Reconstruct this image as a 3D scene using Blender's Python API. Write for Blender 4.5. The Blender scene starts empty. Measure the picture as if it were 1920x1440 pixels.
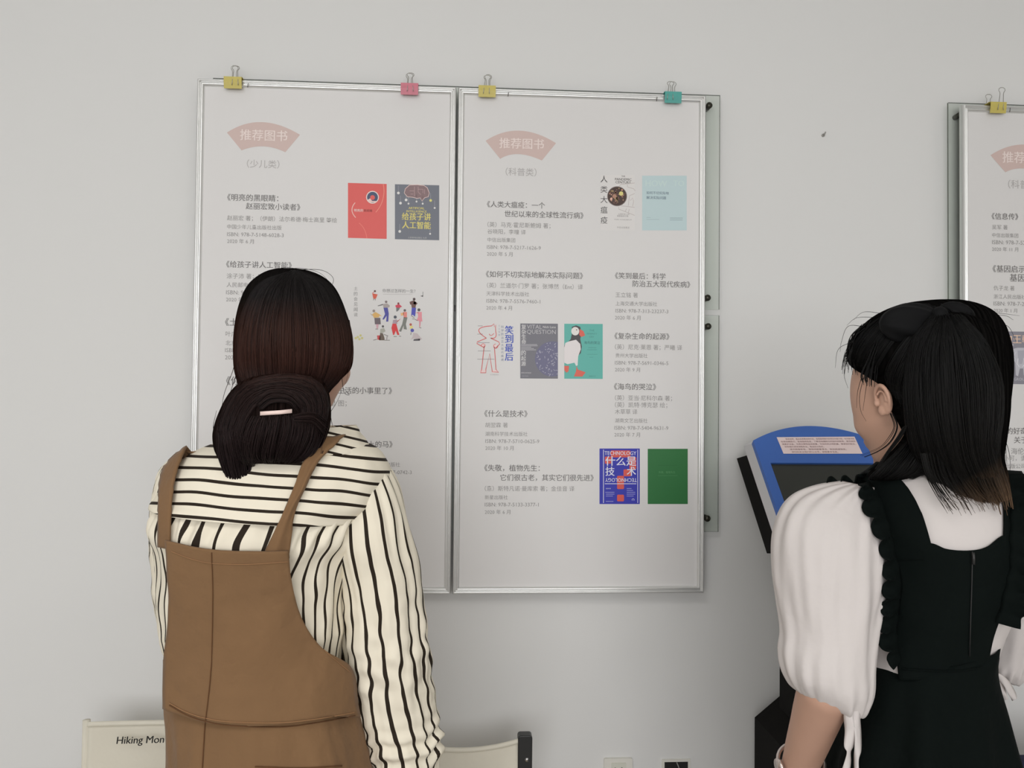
import bpy, bmesh, math, random
import numpy as np
from mathutils import Vector, Matrix, noise
from mathutils.bvhtree import BVHTree

random.seed(7)
sc = bpy.context.scene
COL = sc.collection
# ------------------------------------------------------------------ camera
F_PX = 1480.0
YAW, PITCH, ROLL = 0.06095, 0.02218, 0.00985
CAM = Vector((0.0, -1.912, 1.40))
_cy, _sy, _cp, _sp = math.cos(YAW), math.sin(YAW), math.cos(PITCH), math.sin(PITCH)
FW = Vector((_sy*_cp, _cy*_cp, _sp))
_r = Vector((_cy, -_sy, 0)); _u = _r.cross(FW)
RT = _r*math.cos(ROLL) + _u*math.sin(ROLL)
UP = -_r*math.sin(ROLL) + _u*math.cos(ROLL)
cam_data = bpy.data.cameras.new('camera')
cam_data.sensor_width = 36.0; cam_data.lens = F_PX/1920*36.0; cam_data.clip_start = 0.05
cam = bpy.data.objects.new('camera', cam_data); COL.objects.link(cam)
cam.matrix_world = Matrix(((RT.x, UP.x, -FW.x, CAM.x), (RT.y, UP.y, -FW.y, CAM.y), (RT.z, UP.z, -FW.z, CAM.z), (0, 0, 0, 1)))
sc.camera = cam
# ------------------------------------------------------------------ world, lights, exposure
sc.view_settings.view_transform = 'Standard'; sc.view_settings.look = 'None'
sc.view_settings.gamma = 1.0; sc.view_settings.use_curve_mapping = False
sc.view_settings.exposure = 0.0
world = bpy.data.worlds.new('world'); sc.world = world; world.use_nodes = True
world.node_tree.nodes['Background'].inputs[0].default_value = (0.90, 0.95, 1.0, 1)
world.node_tree.nodes['Background'].inputs[1].default_value = 0.6

def area_light(name, loc, target, sx, sy, power, col):
    l = bpy.data.lights.new(name, 'AREA'); l.shape = 'RECTANGLE'; l.size = sx; l.size_y = sy
    l.energy = power; l.color = col
    o = bpy.data.objects.new(name, l); COL.objects.link(o); o.location = loc
    o.rotation_euler = (Vector(target) - Vector(loc)).to_track_quat('-Z', 'Y').to_euler()
    return o
# daylight entering through the windows behind the camera and on the left
area_light('daylight_back_window', (-0.3, -4.95, 1.65), (0.1, 0, 1.25), 3.6, 1.7, 77, (0.99, 0.99, 1.0))
area_light('daylight_left_window', (-3.9, -2.4, 1.6), (0.2, -0.3, 1.2), 2.2, 1.6, 4, (0.97, 0.985, 1.0))
# ceiling lamps
area_light('ceiling_lamp_light', (-0.9, -2.6, 2.93), (-0.9, -2.6, 0), 1.2, 0.6, 10, (1.0, 0.98, 0.95))
area_light('ceiling_lamp_light', (1.5, -3.4, 2.93), (1.5, -3.4, 0), 1.2, 0.6, 13, (1.0, 0.98, 0.95))

# ------------------------------------------------------------------ measuring helpers
def ray(px, py):
    return FW + RT*((px-960)/F_PX) - UP*((py-720)/F_PX)
def at(px, py, Y):
    """point of the plane y = Y seen at photo position (px, py)"""
    d = ray(px, py); return CAM + d*((Y-CAM.y)/d.y)

# ------------------------------------------------------------------ colour and materials
def lin(c):
    c /= 255.0
    return c/12.92 if c <= 0.04045 else ((c+0.055)/1.055)**2.4
ALB = 1.30
def rgb(r, g, b, k=ALB):
    return (min(.92, lin(r)*k), min(.92, lin(g)*k), min(.92, lin(b)*k), 1)
_mats = {}
def mat(name, col, rough=0.6, metal=0.0, spec=0.4, bump=None, var=None, sheen=0.0):
    """principled material; bump=(scale, strength, distance), var=(scale, amount) mottling"""
    if name in _mats: return _mats[name]
    m = bpy.data.materials.new(name); m.use_nodes = True
    nt = m.node_tree; b = nt.nodes['Principled BSDF']
    b.inputs['Base Color'].default_value = col; b.inputs['Roughness'].default_value = rough
    b.inputs['Metallic'].default_value = metal; b.inputs['Specular IOR Level'].default_value = spec
    if sheen: b.inputs['Sheen Weight'].default_value = sheen
    tc = nt.nodes.new('ShaderNodeTexCoord')
    if bump:
        n = nt.nodes.new('ShaderNodeTexNoise'); n.inputs['Scale'].default_value = bump[0]; n.inputs['Detail'].default_value = 4
        bp = nt.nodes.new('ShaderNodeBump'); bp.inputs['Strength'].default_value = bump[1]; bp.inputs['Distance'].default_value = bump[2]
        nt.links.new(tc.outputs['Object'], n.inputs['Vector']); nt.links.new(n.outputs['Fac'], bp.inputs['Height'])
        nt.links.new(bp.outputs['Normal'], b.inputs['Normal'])
    if var:
        n2 = nt.nodes.new('ShaderNodeTexNoise'); n2.inputs['Scale'].default_value = var[0]; n2.inputs['Detail'].default_value = 3
        mx = nt.nodes.new('ShaderNodeMix'); mx.data_type = 'RGBA'; mx.blend_type = 'MIX'
        mx.inputs['A'].default_value = [c*(1-var[1]) for c in col[:3]]+[1]
        mx.inputs['B'].default_value = [min(1, c*(1+var[1])) for c in col[:3]]+[1]
        nt.links.new(tc.outputs['Object'], n2.inputs['Vector']); nt.links.new(n2.outputs['Fac'], mx.inputs['Factor'])
        nt.links.new(mx.outputs['Result'], b.inputs['Base Color'])
    _mats[name] = m
    return m
def flat(r, g, b, rough=0.42):
    """printing ink of a poster or a book cover"""
    return mat('ink_%d_%d_%d' % (r, g, b), rgb(r, g, b), rough, 0, 0.3)

def striped(name, ground, dark, duty=0.3, axis=0):
    m = bpy.data.materials.new(name); m.use_nodes = True
    nt = m.node_tree; b = nt.nodes['Principled BSDF']; L = nt.links.new
    b.inputs['Roughness'].default_value = 0.75; b.inputs['Specular IOR Level'].default_value = 0.2
    uv = nt.nodes.new('ShaderNodeUVMap'); uv.uv_map = 'UVMap'
    sx = nt.nodes.new('ShaderNodeSeparateXYZ'); L(uv.outputs[0], sx.inputs[0])
    tc = nt.nodes.new('ShaderNodeTexCoord')
    nz = nt.nodes.new('ShaderNodeTexNoise'); nz.inputs['Scale'].default_value = 14; nz.inputs['Detail'].default_value = 1
    L(tc.outputs['Object'], nz.inputs['Vector'])
    ms = nt.nodes.new('ShaderNodeMath'); ms.operation = 'MULTIPLY_ADD'; ms.inputs[1].default_value = 0.09 if axis == 0 else 0.08
    L(nz.outputs['Fac'], ms.inputs[0]); L(sx.outputs[axis], ms.inputs[2])
    fr = nt.nodes.new('ShaderNodeMath'); fr.operation = 'FRACT'; L(ms.outputs[0], fr.inputs[0])
    lt = nt.nodes.new('ShaderNodeMath'); lt.operation = 'LESS_THAN'; lt.inputs[1].default_value = duty; L(fr.outputs[0], lt.inputs[0])
    mx = nt.nodes.new('ShaderNodeMix'); mx.data_type = 'RGBA'
    mx.inputs['A'].default_value = ground; mx.inputs['B'].default_value = dark
    L(lt.outputs[0], mx.inputs['Factor']); L(mx.outputs['Result'], b.inputs['Base Color'])
    n3 = nt.nodes.new('ShaderNodeTexNoise'); n3.inputs['Scale'].default_value = 22; n3.inputs['Detail'].default_value = 2
    L(tc.outputs['Object'], n3.inputs['Vector'])
    bp = nt.nodes.new('ShaderNodeBump'); bp.inputs['Strength'].default_value = 0.35; bp.inputs['Distance'].default_value = 0.01
    L(n3.outputs['Fac'], bp.inputs['Height']); L(bp.outputs['Normal'], b.inputs['Normal'])
    return m

def hair_mat(name, stops, rough=0.38, axis_lo=0.0, axis_hi=1.0):
    """colour along the lock (uv.y) through the stops; uv.x varies each strand a little"""
    m = bpy.data.materials.new(name); m.use_nodes = True
    nt = m.node_tree; b = nt.nodes['Principled BSDF']; L = nt.links.new
    b.inputs['Roughness'].default_value = rough; b.inputs['Specular IOR Level'].default_value = 0.09
    uv = nt.nodes.new('ShaderNodeUVMap'); uv.uv_map = 'UVMap'
    sx = nt.nodes.new('ShaderNodeSeparateXYZ'); L(uv.outputs[0], sx.inputs[0])
    cr = nt.nodes.new('ShaderNodeValToRGB')
    els = cr.color_ramp.elements
    els[0].position, els[0].color = stops[0]; els[1].position, els[1].color = stops[-1]
    for p, c in stops[1:-1]:
        e = els.new(p); e.color = c
    L(sx.outputs[1], cr.inputs[0])
    wn = nt.nodes.new('ShaderNodeTexNoise'); wn.noise_dimensions = '1D'; wn.inputs['Scale'].default_value = 1.0; wn.inputs['Detail'].default_value = 2
    mp = nt.nodes.new('ShaderNodeMath'); mp.operation = 'MULTIPLY'; mp.inputs[1].default_value = 55; L(sx.outputs[0], mp.inputs[0])
    L(mp.outputs[0], wn.inputs['W'])
    mr = nt.nodes.new('ShaderNodeMapRange'); mr.inputs[1].default_value = 0.3; mr.inputs[2].default_value = 0.7
    mr.inputs[3].default_value = 0.45; mr.inputs[4].default_value = 1.6; L(wn.outputs['Fac'], mr.inputs[0])
    mx = nt.nodes.new('ShaderNodeMix'); mx.data_type = 'RGBA'; mx.blend_type = 'MULTIPLY'; mx.inputs['Factor'].default_value = 1
    L(cr.outputs[0], mx.inputs['A']); L(mr.outputs[0], mx.inputs['B']); L(mx.outputs['Result'], b.inputs['Base Color'])
    return m

def glass_sheet(name, tint):
    m = bpy.data.materials.new(name); m.use_nodes = True
    nt = m.node_tree; nt.nodes.clear(); L = nt.links.new
    out = nt.nodes.new('ShaderNodeOutputMaterial'); tr = nt.nodes.new('ShaderNodeBsdfTransparent'); tr.inputs[0].default_value = tint
    gl = nt.nodes.new('ShaderNodeBsdfGlossy'); gl.inputs['Roughness'].default_value = 0.32
    fr = nt.nodes.new('ShaderNodeFresnel'); fr.inputs[0].default_value = 1.45
    mx = nt.nodes.new('ShaderNodeMixShader'); L(fr.outputs[0], mx.inputs[0]); L(tr.outputs[0], mx.inputs[1]); L(gl.outputs[0], mx.inputs[2])
    L(mx.outputs[0], out.inputs[0]); return m

# ------------------------------------------------------------------ object helpers
def thing(name, label, cat, loc=(0, 0, 0), group=None):
    o = bpy.data.objects.new(name, None); COL.objects.link(o); o.location = loc; o.empty_display_size = 0.1
    o['label'] = label; o['category'] = cat
    if group: o['group'] = group
    return o
def world_loc(o):
    v = Vector(o.location)
    while o.parent:
        o = o.parent; v = v + Vector(o.location)
    return v
def mk(name, verts, faces, mats, parent=None, smooth=True, uv=None, fmat=None, label=None):
    """one mesh object; verts in world space, its origin put at the middle of its box"""
    vs = [Vector(v) for v in verts]
    lo = Vector((min(v.x for v in vs), min(v.y for v in vs), min(v.z for v in vs)))
    hi = Vector((max(v.x for v in vs), max(v.y for v in vs), max(v.z for v in vs)))
    c = (lo+hi)/2
    me = bpy.data.meshes.new(name); me.from_pydata([v-c for v in vs], [], faces)
    if not isinstance(mats, (list, tuple)): mats = [mats]
    for m in mats: me.materials.append(m)
    if smooth: me.polygons.foreach_set('use_smooth', [True]*len(me.polygons))
    if fmat: me.polygons.foreach_set('material_index', fmat)
    if uv:
        l = me.uv_layers.new(name='UVMap')
        idx = [lp.vertex_index for lp in me.loops]
        l.data.foreach_set('uv', [x for i in idx for x in uv[i]])
    me.update()
    o = bpy.data.objects.new(name, me); COL.objects.link(o)
    if parent: o.parent = parent; o.location = c-world_loc(parent)
    else: o.location = c
    if label: o['label'] = label
    return o
def tag(o, label, cat, group=None):
    o['label'] = label; o['category'] = cat
    if group: o['group'] = group
    return o
def structure(o): o['kind'] = 'structure'; return o
def add_mod(o, kind, **kw):
    m = o.modifiers.new(kind.lower(), kind)
    for k, v in kw.items(): setattr(m, k, v)
    return o

class MB:
    """mesh collector"""
    def __init__(s): s.v = []; s.f = []; s.m = []; s.uv = []
    def add(s, v, f, m=0, uv=None):
        n = len(s.v); s.v += [Vector(x) for x in v]; s.f += [[i+n for i in q] for q in f]; s.m += [m]*len(f)
        s.uv += uv if uv else [(0, 0)]*len(v); return s
    def box(s, a, b, m=0):
        (x0, y0, z0), (x1, y1, z1) = a, b
        v = [(x0, y0, z0), (x1, y0, z0), (x1, y1, z0), (x0, y1, z0), (x0, y0, z1), (x1, y0, z1), (x1, y1, z1), (x0, y1, z1)]
        return s.add(v, [(0, 3, 2, 1), (4, 5, 6, 7), (0, 1, 5, 4), (1, 2, 6, 5), (2, 3, 7, 6), (3, 0, 4, 7)], m)
    def prism(s, poly, ext, m=0):
        """closed polygon (world points) pushed along ext"""
        n = len(poly); e = Vector(ext); v = [Vector(p) for p in poly]+[Vector(p)+e for p in poly]
        return s.add(v, [list(range(n)), list(range(2*n-1, n-1, -1))]+[(i, i+n, (i+1) % n+n, (i+1) % n) for i in range(n)], m)
    def tube(s, pts, r, n=6, m=0, cap=True, u=0.0):
        pts = [Vector(p) for p in pts]; k = len(pts)
        rs = r if isinstance(r, (list, tuple)) else [r]*k
        v = []; uv = []
        t0 = (pts[1]-pts[0]).normalized(); a = t0.orthogonal().normalized()
        for i in range(k):
            t = (pts[min(i+1, k-1)]-pts[max(i-1, 0)])
            t = t.normalized() if t.length > 1e-9 else t0
            a = (a-t*a.dot(t)); a = a.normalized() if a.length > 1e-6 else t.orthogonal().normalized()
            b = t.cross(a)
            for j in range(n):
                w = 2*math.pi*j/n; v.append(pts[i]+(a*math.cos(w)+b*math.sin(w))*rs[i]); uv.append((u, i/(k-1)))
        f = [(i*n+j, i*n+(j+1) % n, (i+1)*n+(j+1) % n, (i+1)*n+j) for i in range(k-1) for j in range(n)]
        if cap: f += [list(range(n-1, -1, -1)), list(range((k-1)*n, k*n))]
        return s.add(v, f, m, uv)
    def disc(s, c, ax, r, h, n=20, m=0):
        c = Vector(c); ax = Vector(ax).normalized(); return s.tube([c, c+ax*h], r, n, m)
    def ellipsoid(s, c, r, R=None, n=20, k=12, m=0):
        c = Vector(c); v = []; R = R or Matrix.Identity(3)
        for i in range(k+1):
            p = math.pi*i/k
            for j in range(n):
                w = 2*math.pi*j/n
                v.append(c+R @ Vector((r[0]*math.sin(p)*math.cos(w), r[1]*math.sin(p)*math.sin(w), r[2]*math.cos(p))))
        f = [(i*n+j, (i+1)*n+j, (i+1)*n+(j+1) % n, i*n+(j+1) % n) for i in range(k) for j in range(n)]
        return s.add(v, f, m)
    def capsule(s, p, q, r0, r1, n=14, m=0):
        p = Vector(p); q = Vector(q); d = (q-p).normalized(); L = (q-p).length; pts = []; rs = []
        for i in range(6):
            a = math.pi/2*(i/5); pts.append(p-d*r0*math.cos(a)); rs.append(max(1e-4, r0*math.sin(a)))
        for i in range(1, 6): pts.append(p+d*L*i/6); rs.append(r0+(r1-r0)*i/6)
        for i in range(6):
            a = math.pi/2*(i/5); pts.append(q+d*r1*math.sin(a)); rs.append(max(1e-4, r1*math.cos(a)))
        return s.tube(pts, rs, n, m)
    def build(s, name, mats, parent=None, smooth=True, label=None):
        return mk(name, s.v, s.f, mats, parent, smooth, s.uv, s.m, label)

def hermite(keys, t):
    """smooth interpolation of key rows [t, a, b, ...]"""
    ts = [k[0] for k in keys]; i = 0
    t = min(max(t, ts[0]), ts[-1])
    while i < len(ts)-2 and t > ts[i+1]: i += 1
    def slope(j):
        a, b = max(j-1, 0), min(j+1, len(ts)-1)
        return [(keys[b][c]-keys[a][c])/(ts[b]-ts[a]) for c in range(1, len(keys[0]))]
    h = ts[i+1]-ts[i]; x = (t-ts[i])/h; m0, m1 = slope(i), slope(i+1); out = []
    for c in range(1, len(keys[0])):
        p0, p1 = keys[i][c], keys[i+1][c]
        out.append((2*x**3-3*x*x+1)*p0+(x**3-2*x*x+x)*h*m0[c-1]+(-2*x**3+3*x*x)*p1+(x**3-x*x)*h*m1[c-1])
    return out
def curve_at(pts, t):
    """smooth curve through pixel points, t in 0..1"""
    k = [[i/(len(pts)-1)]+list(p) for i, p in enumerate(pts)]
    return hermite(k, t)

def loft(keys, Y, rows, n=64, e=2.2, grow=0.0, fold=None, th=(-180, 180), cap=True):
    """body-like surface. keys: [t, xl, yl, xr, yr, half depth to the back, half depth to the front, dY]
    (xl,yl)/(xr,yr): the left and right outline in the photo at the depth Y+dY. Returns verts, faces, (theta, t) per vertex."""
    v = []; uv = []; t0, t1 = keys[0][0], keys[-1][0]
    closed = th[1]-th[0] >= 360; cols = n if closed else n+1
    for i in range(rows+1):
        t = t0+(t1-t0)*i/rows
        xl, yl, xr, yr, hb, hf, dy = hermite(keys, t)
        l, r = at(xl, yl, Y+dy), at(xr, yr, Y+dy)
        c = (l+r)/2; ax = (r-l)/2; hw = ax.length; ax = ax.normalized()
        for j in range(cols):
            a = math.radians(th[0]+(th[1]-th[0])*j/n); s_, c_ = math.sin(a), math.cos(a)
            x = math.copysign(abs(s_)**(2/e), s_); y = math.copysign(abs(c_)**(2/e), c_)
            g = grow+(fold(a, t) if fold else 0)
            h = hb if c_ > 0 else hf
            v.append(c+ax*(x*(hw+g))+Vector((0, -1, 0))*(y*(h+g))); uv.append((a, t))
    f = []
    for i in range(rows):
        for j in range(n):
            k = (j+1) % n if closed else j+1
            f.append((i*cols+j, (i+1)*cols+j, (i+1)*cols+k, i*cols+k))
    if cap and closed:
        f.append(list(range(cols))); f.append(list(range((rows+1)*cols-1, rows*cols-1, -1)))
    return v, f, uv
def bvh_of(*vf):
    V = []; Fs = []
    for v, f in vf:
        n = len(V); V += list(v); Fs += [[i+n for i in q] for q in f]
    return BVHTree.FromPolygons(V, Fs)
def drape(bvh, px, py, off, Y):
    """point of a body surface seen at (px, py), lifted off by off"""
    d = ray(px, py).normalized(); hit, nrm, _, _ = bvh.ray_cast(CAM, d)
    if hit is None:
        p = at(px, py, Y); q, nrm, _, _ = bvh.find_nearest(p)
        hit = q.lerp(p, 0.6)
    if nrm.dot(d) > 0: nrm = -nrm
    nrm = (nrm*0.7-d*0.3).normalized()
    return hit+nrm*off
def smooth_grid(P, it=2):
    """relax the depth of a draped grid so that it hangs as cloth"""
    for _ in range(it):
        Q = [r[:] for r in P]
        for i in range(1, len(P)-1):
            for j in range(1, len(P[0])-1):
                y = (P[i-1][j].y+P[i+1][j].y+P[i][j-1].y+P[i][j+1].y)/4
                Q[i][j] = Vector((P[i][j].x, min(P[i][j].y, y), P[i][j].z))
        P = Q
    return P
def grid_mesh(P, uv=None):
    R, C_ = len(P), len(P[0]); v = [p for r in P for p in r]
    f = [(i*C_+j, (i+1)*C_+j, (i+1)*C_+j+1, i*C_+j+1) for i in range(R-1) for j in range(C_-1)]
    return v, f
def strip(bvh, left, right, rows, cols, off, Y, wave=None, relax=2):
    """cloth panel between two outline curves lying on a surface"""
    P = []
    for i in range(rows+1):
        t = i/rows; a, b = curve_at(left, t), curve_at(right, t); row = []
        for j in range(cols+1):
            s = j/cols; o = off+(wave(s, t) if wave else 0)
            row.append(drape(bvh, a[0]+(b[0]-a[0])*s, a[1]+(b[1]-a[1])*s, o, Y))
        P.append(row)
    return grid_mesh(smooth_grid(P, relax))
def remesh(mb, voxel, smooth_it=6):
    """fuse overlapping shapes into one continuous skin"""
    me = bpy.data.meshes.new('tmp'); me.from_pydata([tuple(v) for v in mb.v], [], mb.f)
    o = bpy.data.objects.new('tmp', me); COL.objects.link(o)
    m = o.modifiers.new('r', 'REMESH'); m.mode = 'VOXEL'; m.voxel_size = voxel
    m2 = o.modifiers.new('s', 'SMOOTH'); m2.factor = 0.5; m2.iterations = smooth_it
    dg = bpy.context.evaluated_depsgraph_get(); ev = o.evaluated_get(dg); em = ev.to_mesh()
    v = [x.co.copy() for x in em.vertices]; f = [list(p.vertices) for p in em.polygons]
    ev.to_mesh_clear(); bpy.data.objects.remove(o); bpy.data.meshes.remove(me)
    return v, f

# ------------------------------------------------------------------ lettering
_tc = bpy.data.curves.new('t', 'FONT'); _tc.resolution_u = 2
_to = bpy.data.objects.new('t', _tc); COL.objects.link(_to)
def glyphs(body, bold=0.0):
    _tc.body = body; _tc.offset = bold; _tc.size = 1.0
    bpy.context.view_layer.update()
    ev = _to.evaluated_get(bpy.context.evaluated_depsgraph_get()); me = ev.to_mesh()
    v = [(x.co.x, x.co.y) for x in me.vertices]; f = [list(p.vertices) for p in me.polygons]
    ev.to_mesh_clear(); return v, f
def text_mesh(body, bold=0.0):
    v, f = glyphs(body, min(0.0, bold))
    if bold > 0:                      # heavier strokes: the same glyphs printed twice, slightly shifted
        n = len(v); v, f = v+[(x+bold*1.6, y+bold*.5) for x, y in v], f+[[i+n for i in q] for q in f]
    xs = [p[0] for p in v]; ys = [p[1] for p in v]
    return v, f, min(xs), max(xs), min(ys), max(ys)

# ------------------------------------------------------------------ the room
M_wall = mat('wall_paint', (0.79, 0.785, 0.77, 1), 0.85, 0, 0.2, bump=(60, 0.05, 0.002), var=(1.2, 0.015))
M_ceil = mat('ceiling_paint', (0.8, 0.8, 0.78, 1), 0.9)
M_floor = mat('floor_tile', (0.42, 0.40, 0.37, 1), 0.35, bump=(30, 0.03, 0.002), var=(3, 0.06))
M_white = mat('white_plastic', rgb(205, 203, 195), 0.4)
X0, X1, YB, ZC = -4.0, 4.0, -5.2, 3.0
def box_obj(name, a, b, m, parent=None, smooth=False):
    return MB().box(a, b).build(name, m, parent, smooth)
structure(box_obj('wall_front', (X0, 0, 0), (X1, 0.15, ZC), M_wall))
structure(box_obj('wall_left', (X0-0.15, YB-.15, 0), (X0, 0.15, ZC), M_wall))
structure(box_obj('wall_right', (X1, YB-.15, 0), (X1+0.15, 0.15, ZC), M_wall))
structure(box_obj('floor', (X0-.15, YB-.15, -0.12), (X1+.15, 0.15, 0), M_floor))
structure(box_obj('ceiling', (X0-.15, YB-.15, ZC), (X1+.15, 0.15, ZC+0.12), M_ceil))
wb = MB().box((X0, YB-.15, 0), (X1, YB, 0.75)).box((X0, YB-.15, 2.55), (X1, YB, ZC)).box((X0, YB-.15, .75), (-2.4, YB, 2.55)).box((1.4, YB-.15, .75), (X1, YB, 2.55))
structure(wb.build('wall_back', M_wall, None, False))
wf = MB()
for x in (-2.4, -1.15, 0.1, 1.34): wf.box((x, YB-.1, .75), (x+.06, YB-.04, 2.55))
for z in (.75, 2.49): wf.box((-2.4, YB-.1, z), (1.4, YB-.04, z+.06))
structure(wf.build('window_1', M_white, None, False))
structure(box_obj('baseboard_front', (X0, -0.012, 0), (X1, 0, 0.09), mat('baseboard_paint', (.55, .54, .5, 1), .6)))

M_lamp = mat('lamp_diffuser', (.9, .9, .88, 1), .5)
M_lamp.node_tree.nodes['Principled BSDF'].inputs['Emission Color'].default_value = (1, .98, .95, 1)
M_lamp.node_tree.nodes['Principled BSDF'].inputs['Emission Strength'].default_value = 3.0
for x, y, lb_ in ((-0.9, -2.6, 'white ceiling panel lamp on the left, above the striped-shirt woman'), (1.5, -3.4, 'white ceiling panel lamp on the right, behind the ponytailed woman')):
    t = thing('ceiling_lamp', lb_, 'lamp', (x, y, ZC), 'ceiling panel lamps')
    fr_ = MB()
    for q in (((x-.64, y-.34, ZC-.05), (x+.64, y-.3, ZC)), ((x-.64, y+.3, ZC-.05), (x+.64, y+.34, ZC)), ((x-.64, y-.3, ZC-.05), (x-.6, y+.3, ZC)), ((x+.6, y-.3, ZC-.05), (x+.64, y+.3, ZC))): fr_.box(*q)
    fr_.build('lamp_frame', M_white, t, False)
    box_obj('diffuser', (x-.6, y-.3, ZC-.04), (x+.6, y+.3, ZC-.03), M_lamp, t)

# ------------------------------------------------------------------ framed poster boards
M_alu = mat('frame_aluminium', (0.80, 0.80, 0.785, 1), 0.30, 0.72, .5)
M_sheet = mat('poster_paper', (0.775, 0.757, 0.745, 1), 0.38, 0, 0.35)
M_back = mat('board_back', (0.35, 0.35, 0.33, 1), 0.7)
M_pin = mat('dark_wire', (0.10, 0.095, 0.085, 1), 0.4, 0.6)
YF = -0.030            # back of the boards
YSHEET = YF-0.008
ZT, ZB = 2.1465, 0.9465
PROFILE = [(0, 0), (0, .013), (.0012, .0165), (.004, .0195), (.0075, .0195), (.0098, .0165), (.0112, .0135), (.0128, .0135), (.0150, .0165), (.0185, .0172), (.0225, .0150), (.0252, .0112), (.0265, .0090), (.0265, .004)]
PROFILE = [(d*.60, h*.92) for d, h in PROFILE]
def rail(name, parent, x0, x1, zt, zb, side):
    """mitred frame profile along one side"""
    def pt(d, h, corner):
        x = {0: x0+d, 1: x1-d, 2: x1-d, 3: x0+d}[corner]; z = {0: zt-d, 1: zt-d, 2: zb+d, 3: zb+d}[corner]
        return (x, YF-h, z)
    a, b = {'top': (0, 1), 'right': (1, 2), 'bottom': (2, 3), 'left': (3, 0)}[side]
    n = len(PROFILE); v = [pt(d, h, a) for d, h in PROFILE]+[pt(d, h, b) for d, h in PROFILE]
    o = mk('frame_rail', v, [(i, i+n, i+n+1, i+1) for i in range(n-1)], M_alu, parent)
    return o

class Sheet:
    """collects print for one poster; positions are read off the photo and laid into the poster's own plane"""
    def __init__(s, Y): s.Y = Y; s.mb = MB(); s.mats = []; s.k = 0
    def m(s, mt):
        if mt not in s.mats: s.mats.append(mt)
        return s.mats.index(mt)
    def text(s, body, x0, x1, yc, ink, bold=0.0, lift=0.0004, vert=False, squash=1.0):
        v, f, a, b, c, d = text_mesh(body, bold)
        l, r = at(x0, yc, s.Y), at(x1, yc, s.Y); k = (r.x-l.x)/(b-a)
        zc = l.z; h0 = (c+d)/2
        if any(ord(ch) > 0x2e80 for ch in body): h0 = 0.36
        elif c > -0.05: h0 = (c+d)/2
        h = len(v)/2 if bold > 0 else len(v)
        s.mb.add([(l.x+(p[0]-a)*k, s.Y-lift-(0 if i < h else .00006), zc+(p[1]-h0)*k*squash) for i, p in enumerate(v)], f, s.m(ink))
    def column(s, chars, xc, y0, y1, size, ink, bold=0.0, lift=0.0004):
        for i, ch in enumerate(chars):
            y = y0+(y1-y0)*i/max(1, len(chars)-1)
            s.text(ch, xc-size/2, xc+size/2, y, ink, bold, lift)
    def poly(s, pts, ink, lift=0.0003):
        p = [at(x, y, s.Y) for x, y in pts]
        s.mb.add([(q.x, s.Y-lift, q.z) for q in p], [list(range(len(p)))[::-1]], s.m(ink))
    def line(s, pts, w, ink, lift=0.0004):
        p = [at(x, y, s.Y) for x, y in pts]; v = []; f = []
        for i in range(len(p)):
            d = p[min(i+1, len(p)-1)]-p[max(i-1, 0)]; n = Vector((-d.z, 0, d.x)); n = n.normalized()*(w/2*0.00126) if n.length > 0 else n
            v += [(p[i].x+n.x, s.Y-lift, p[i].z+n.z), (p[i].x-n.x, s.Y-lift, p[i].z-n.z)]
            if i: f.append((2*i-2, 2*i-1, 2*i+1, 2*i))
        s.mb.add(v, f, s.m(ink))
    def circle(s, x, y, r, ink, lift=0.0004, ry=None, n=20):
        s.poly([(x+r*math.cos(2*math.pi*i/n), y+(ry or r)*math.sin(2*math.pi*i/n)) for i in range(n)], ink, lift)
    def arc(s, x, y, r, a0, a1, w, ink, lift=0.0004, n=14):
        s.line([(x+r*math.cos(math.radians(a0+(a1-a0)*i/n)), y+r*math.sin(math.radians(a0+(a1-a0)*i/n))) for i in range(n+1)], w, ink, lift)
    def build(s, name, parent, label=None):
        return s.mb.build(name, s.mats, parent, False, label)

def quad_arc(p0, p1, p2, n=16):
    """smooth arc through three points"""
    out = []
    for i in range(n+1):
        t = i/n; a, b, c = (1-t)*(1-2*t), 4*t*(1-t), t*(2*t-1)
        out.append((a*p0[0]+b*p1[0]+c*p2[0], a*p0[1]+b*p1[1]+c*p2[1]))
    return out
INK = flat(112, 109, 108); INK2 = flat(134, 131, 130); INK3 = flat(166, 162, 161); FAN = flat(192, 171, 165); FANT = flat(222, 205, 200)  # text greys: haze of the glossy sheet over the print put into the colour

def entries(parent, ls, extra=None):
    """one printed block per listed book"""
    blocks = []; was = 0
    for body, a, b, y, big in ls:
        if (big and not was) or not blocks: blocks.append([])
        blocks[-1].append((body, a, b, y, big)); was = big
    for bl in blocks:
        S = Sheet(YSHEET)
        for body, a, b, y, big in bl: S.text(body, a, b, y, INK if big else INK2, 0.012 if big else -0.003)
        S.build('printed_entry', parent)
def board(x0, x1, label):
    t = thing('poster_board', label, 'poster board', ((x0+x1)/2, YF, ZB), 'framed book posters on the wall')
    for s_ in ('top', 'right', 'bottom', 'left'): rail('frame_rail', t, x0, x1, ZT, ZB, s_)
    box_obj('backing_panel', (x0+.002, YF-.004, ZB+.002), (x1-.002, YF, ZT-.002), M_back, t)
    sh = box_obj('poster_sheet', (x0+.013, YSHEET, ZB+.013), (x1-.013, YF-.004, ZT-.013), M_sheet, t)
    return t, sh
XL, XC, XR = -0.6287, -0.0233, 0.5788
TA, SA = board(XL, XC-.002, 'leftmost framed book poster, partly hidden by the woman in the striped shirt')
TB, SB = board(XC+.002, XR, 'middle framed book poster between the two women, fully readable')
XC3 = at(1807, 196, -0.048).x
TC, SC_ = board(XC3, XC3+.604, 'framed book poster at the right edge, behind the woman with the ponytail')

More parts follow.
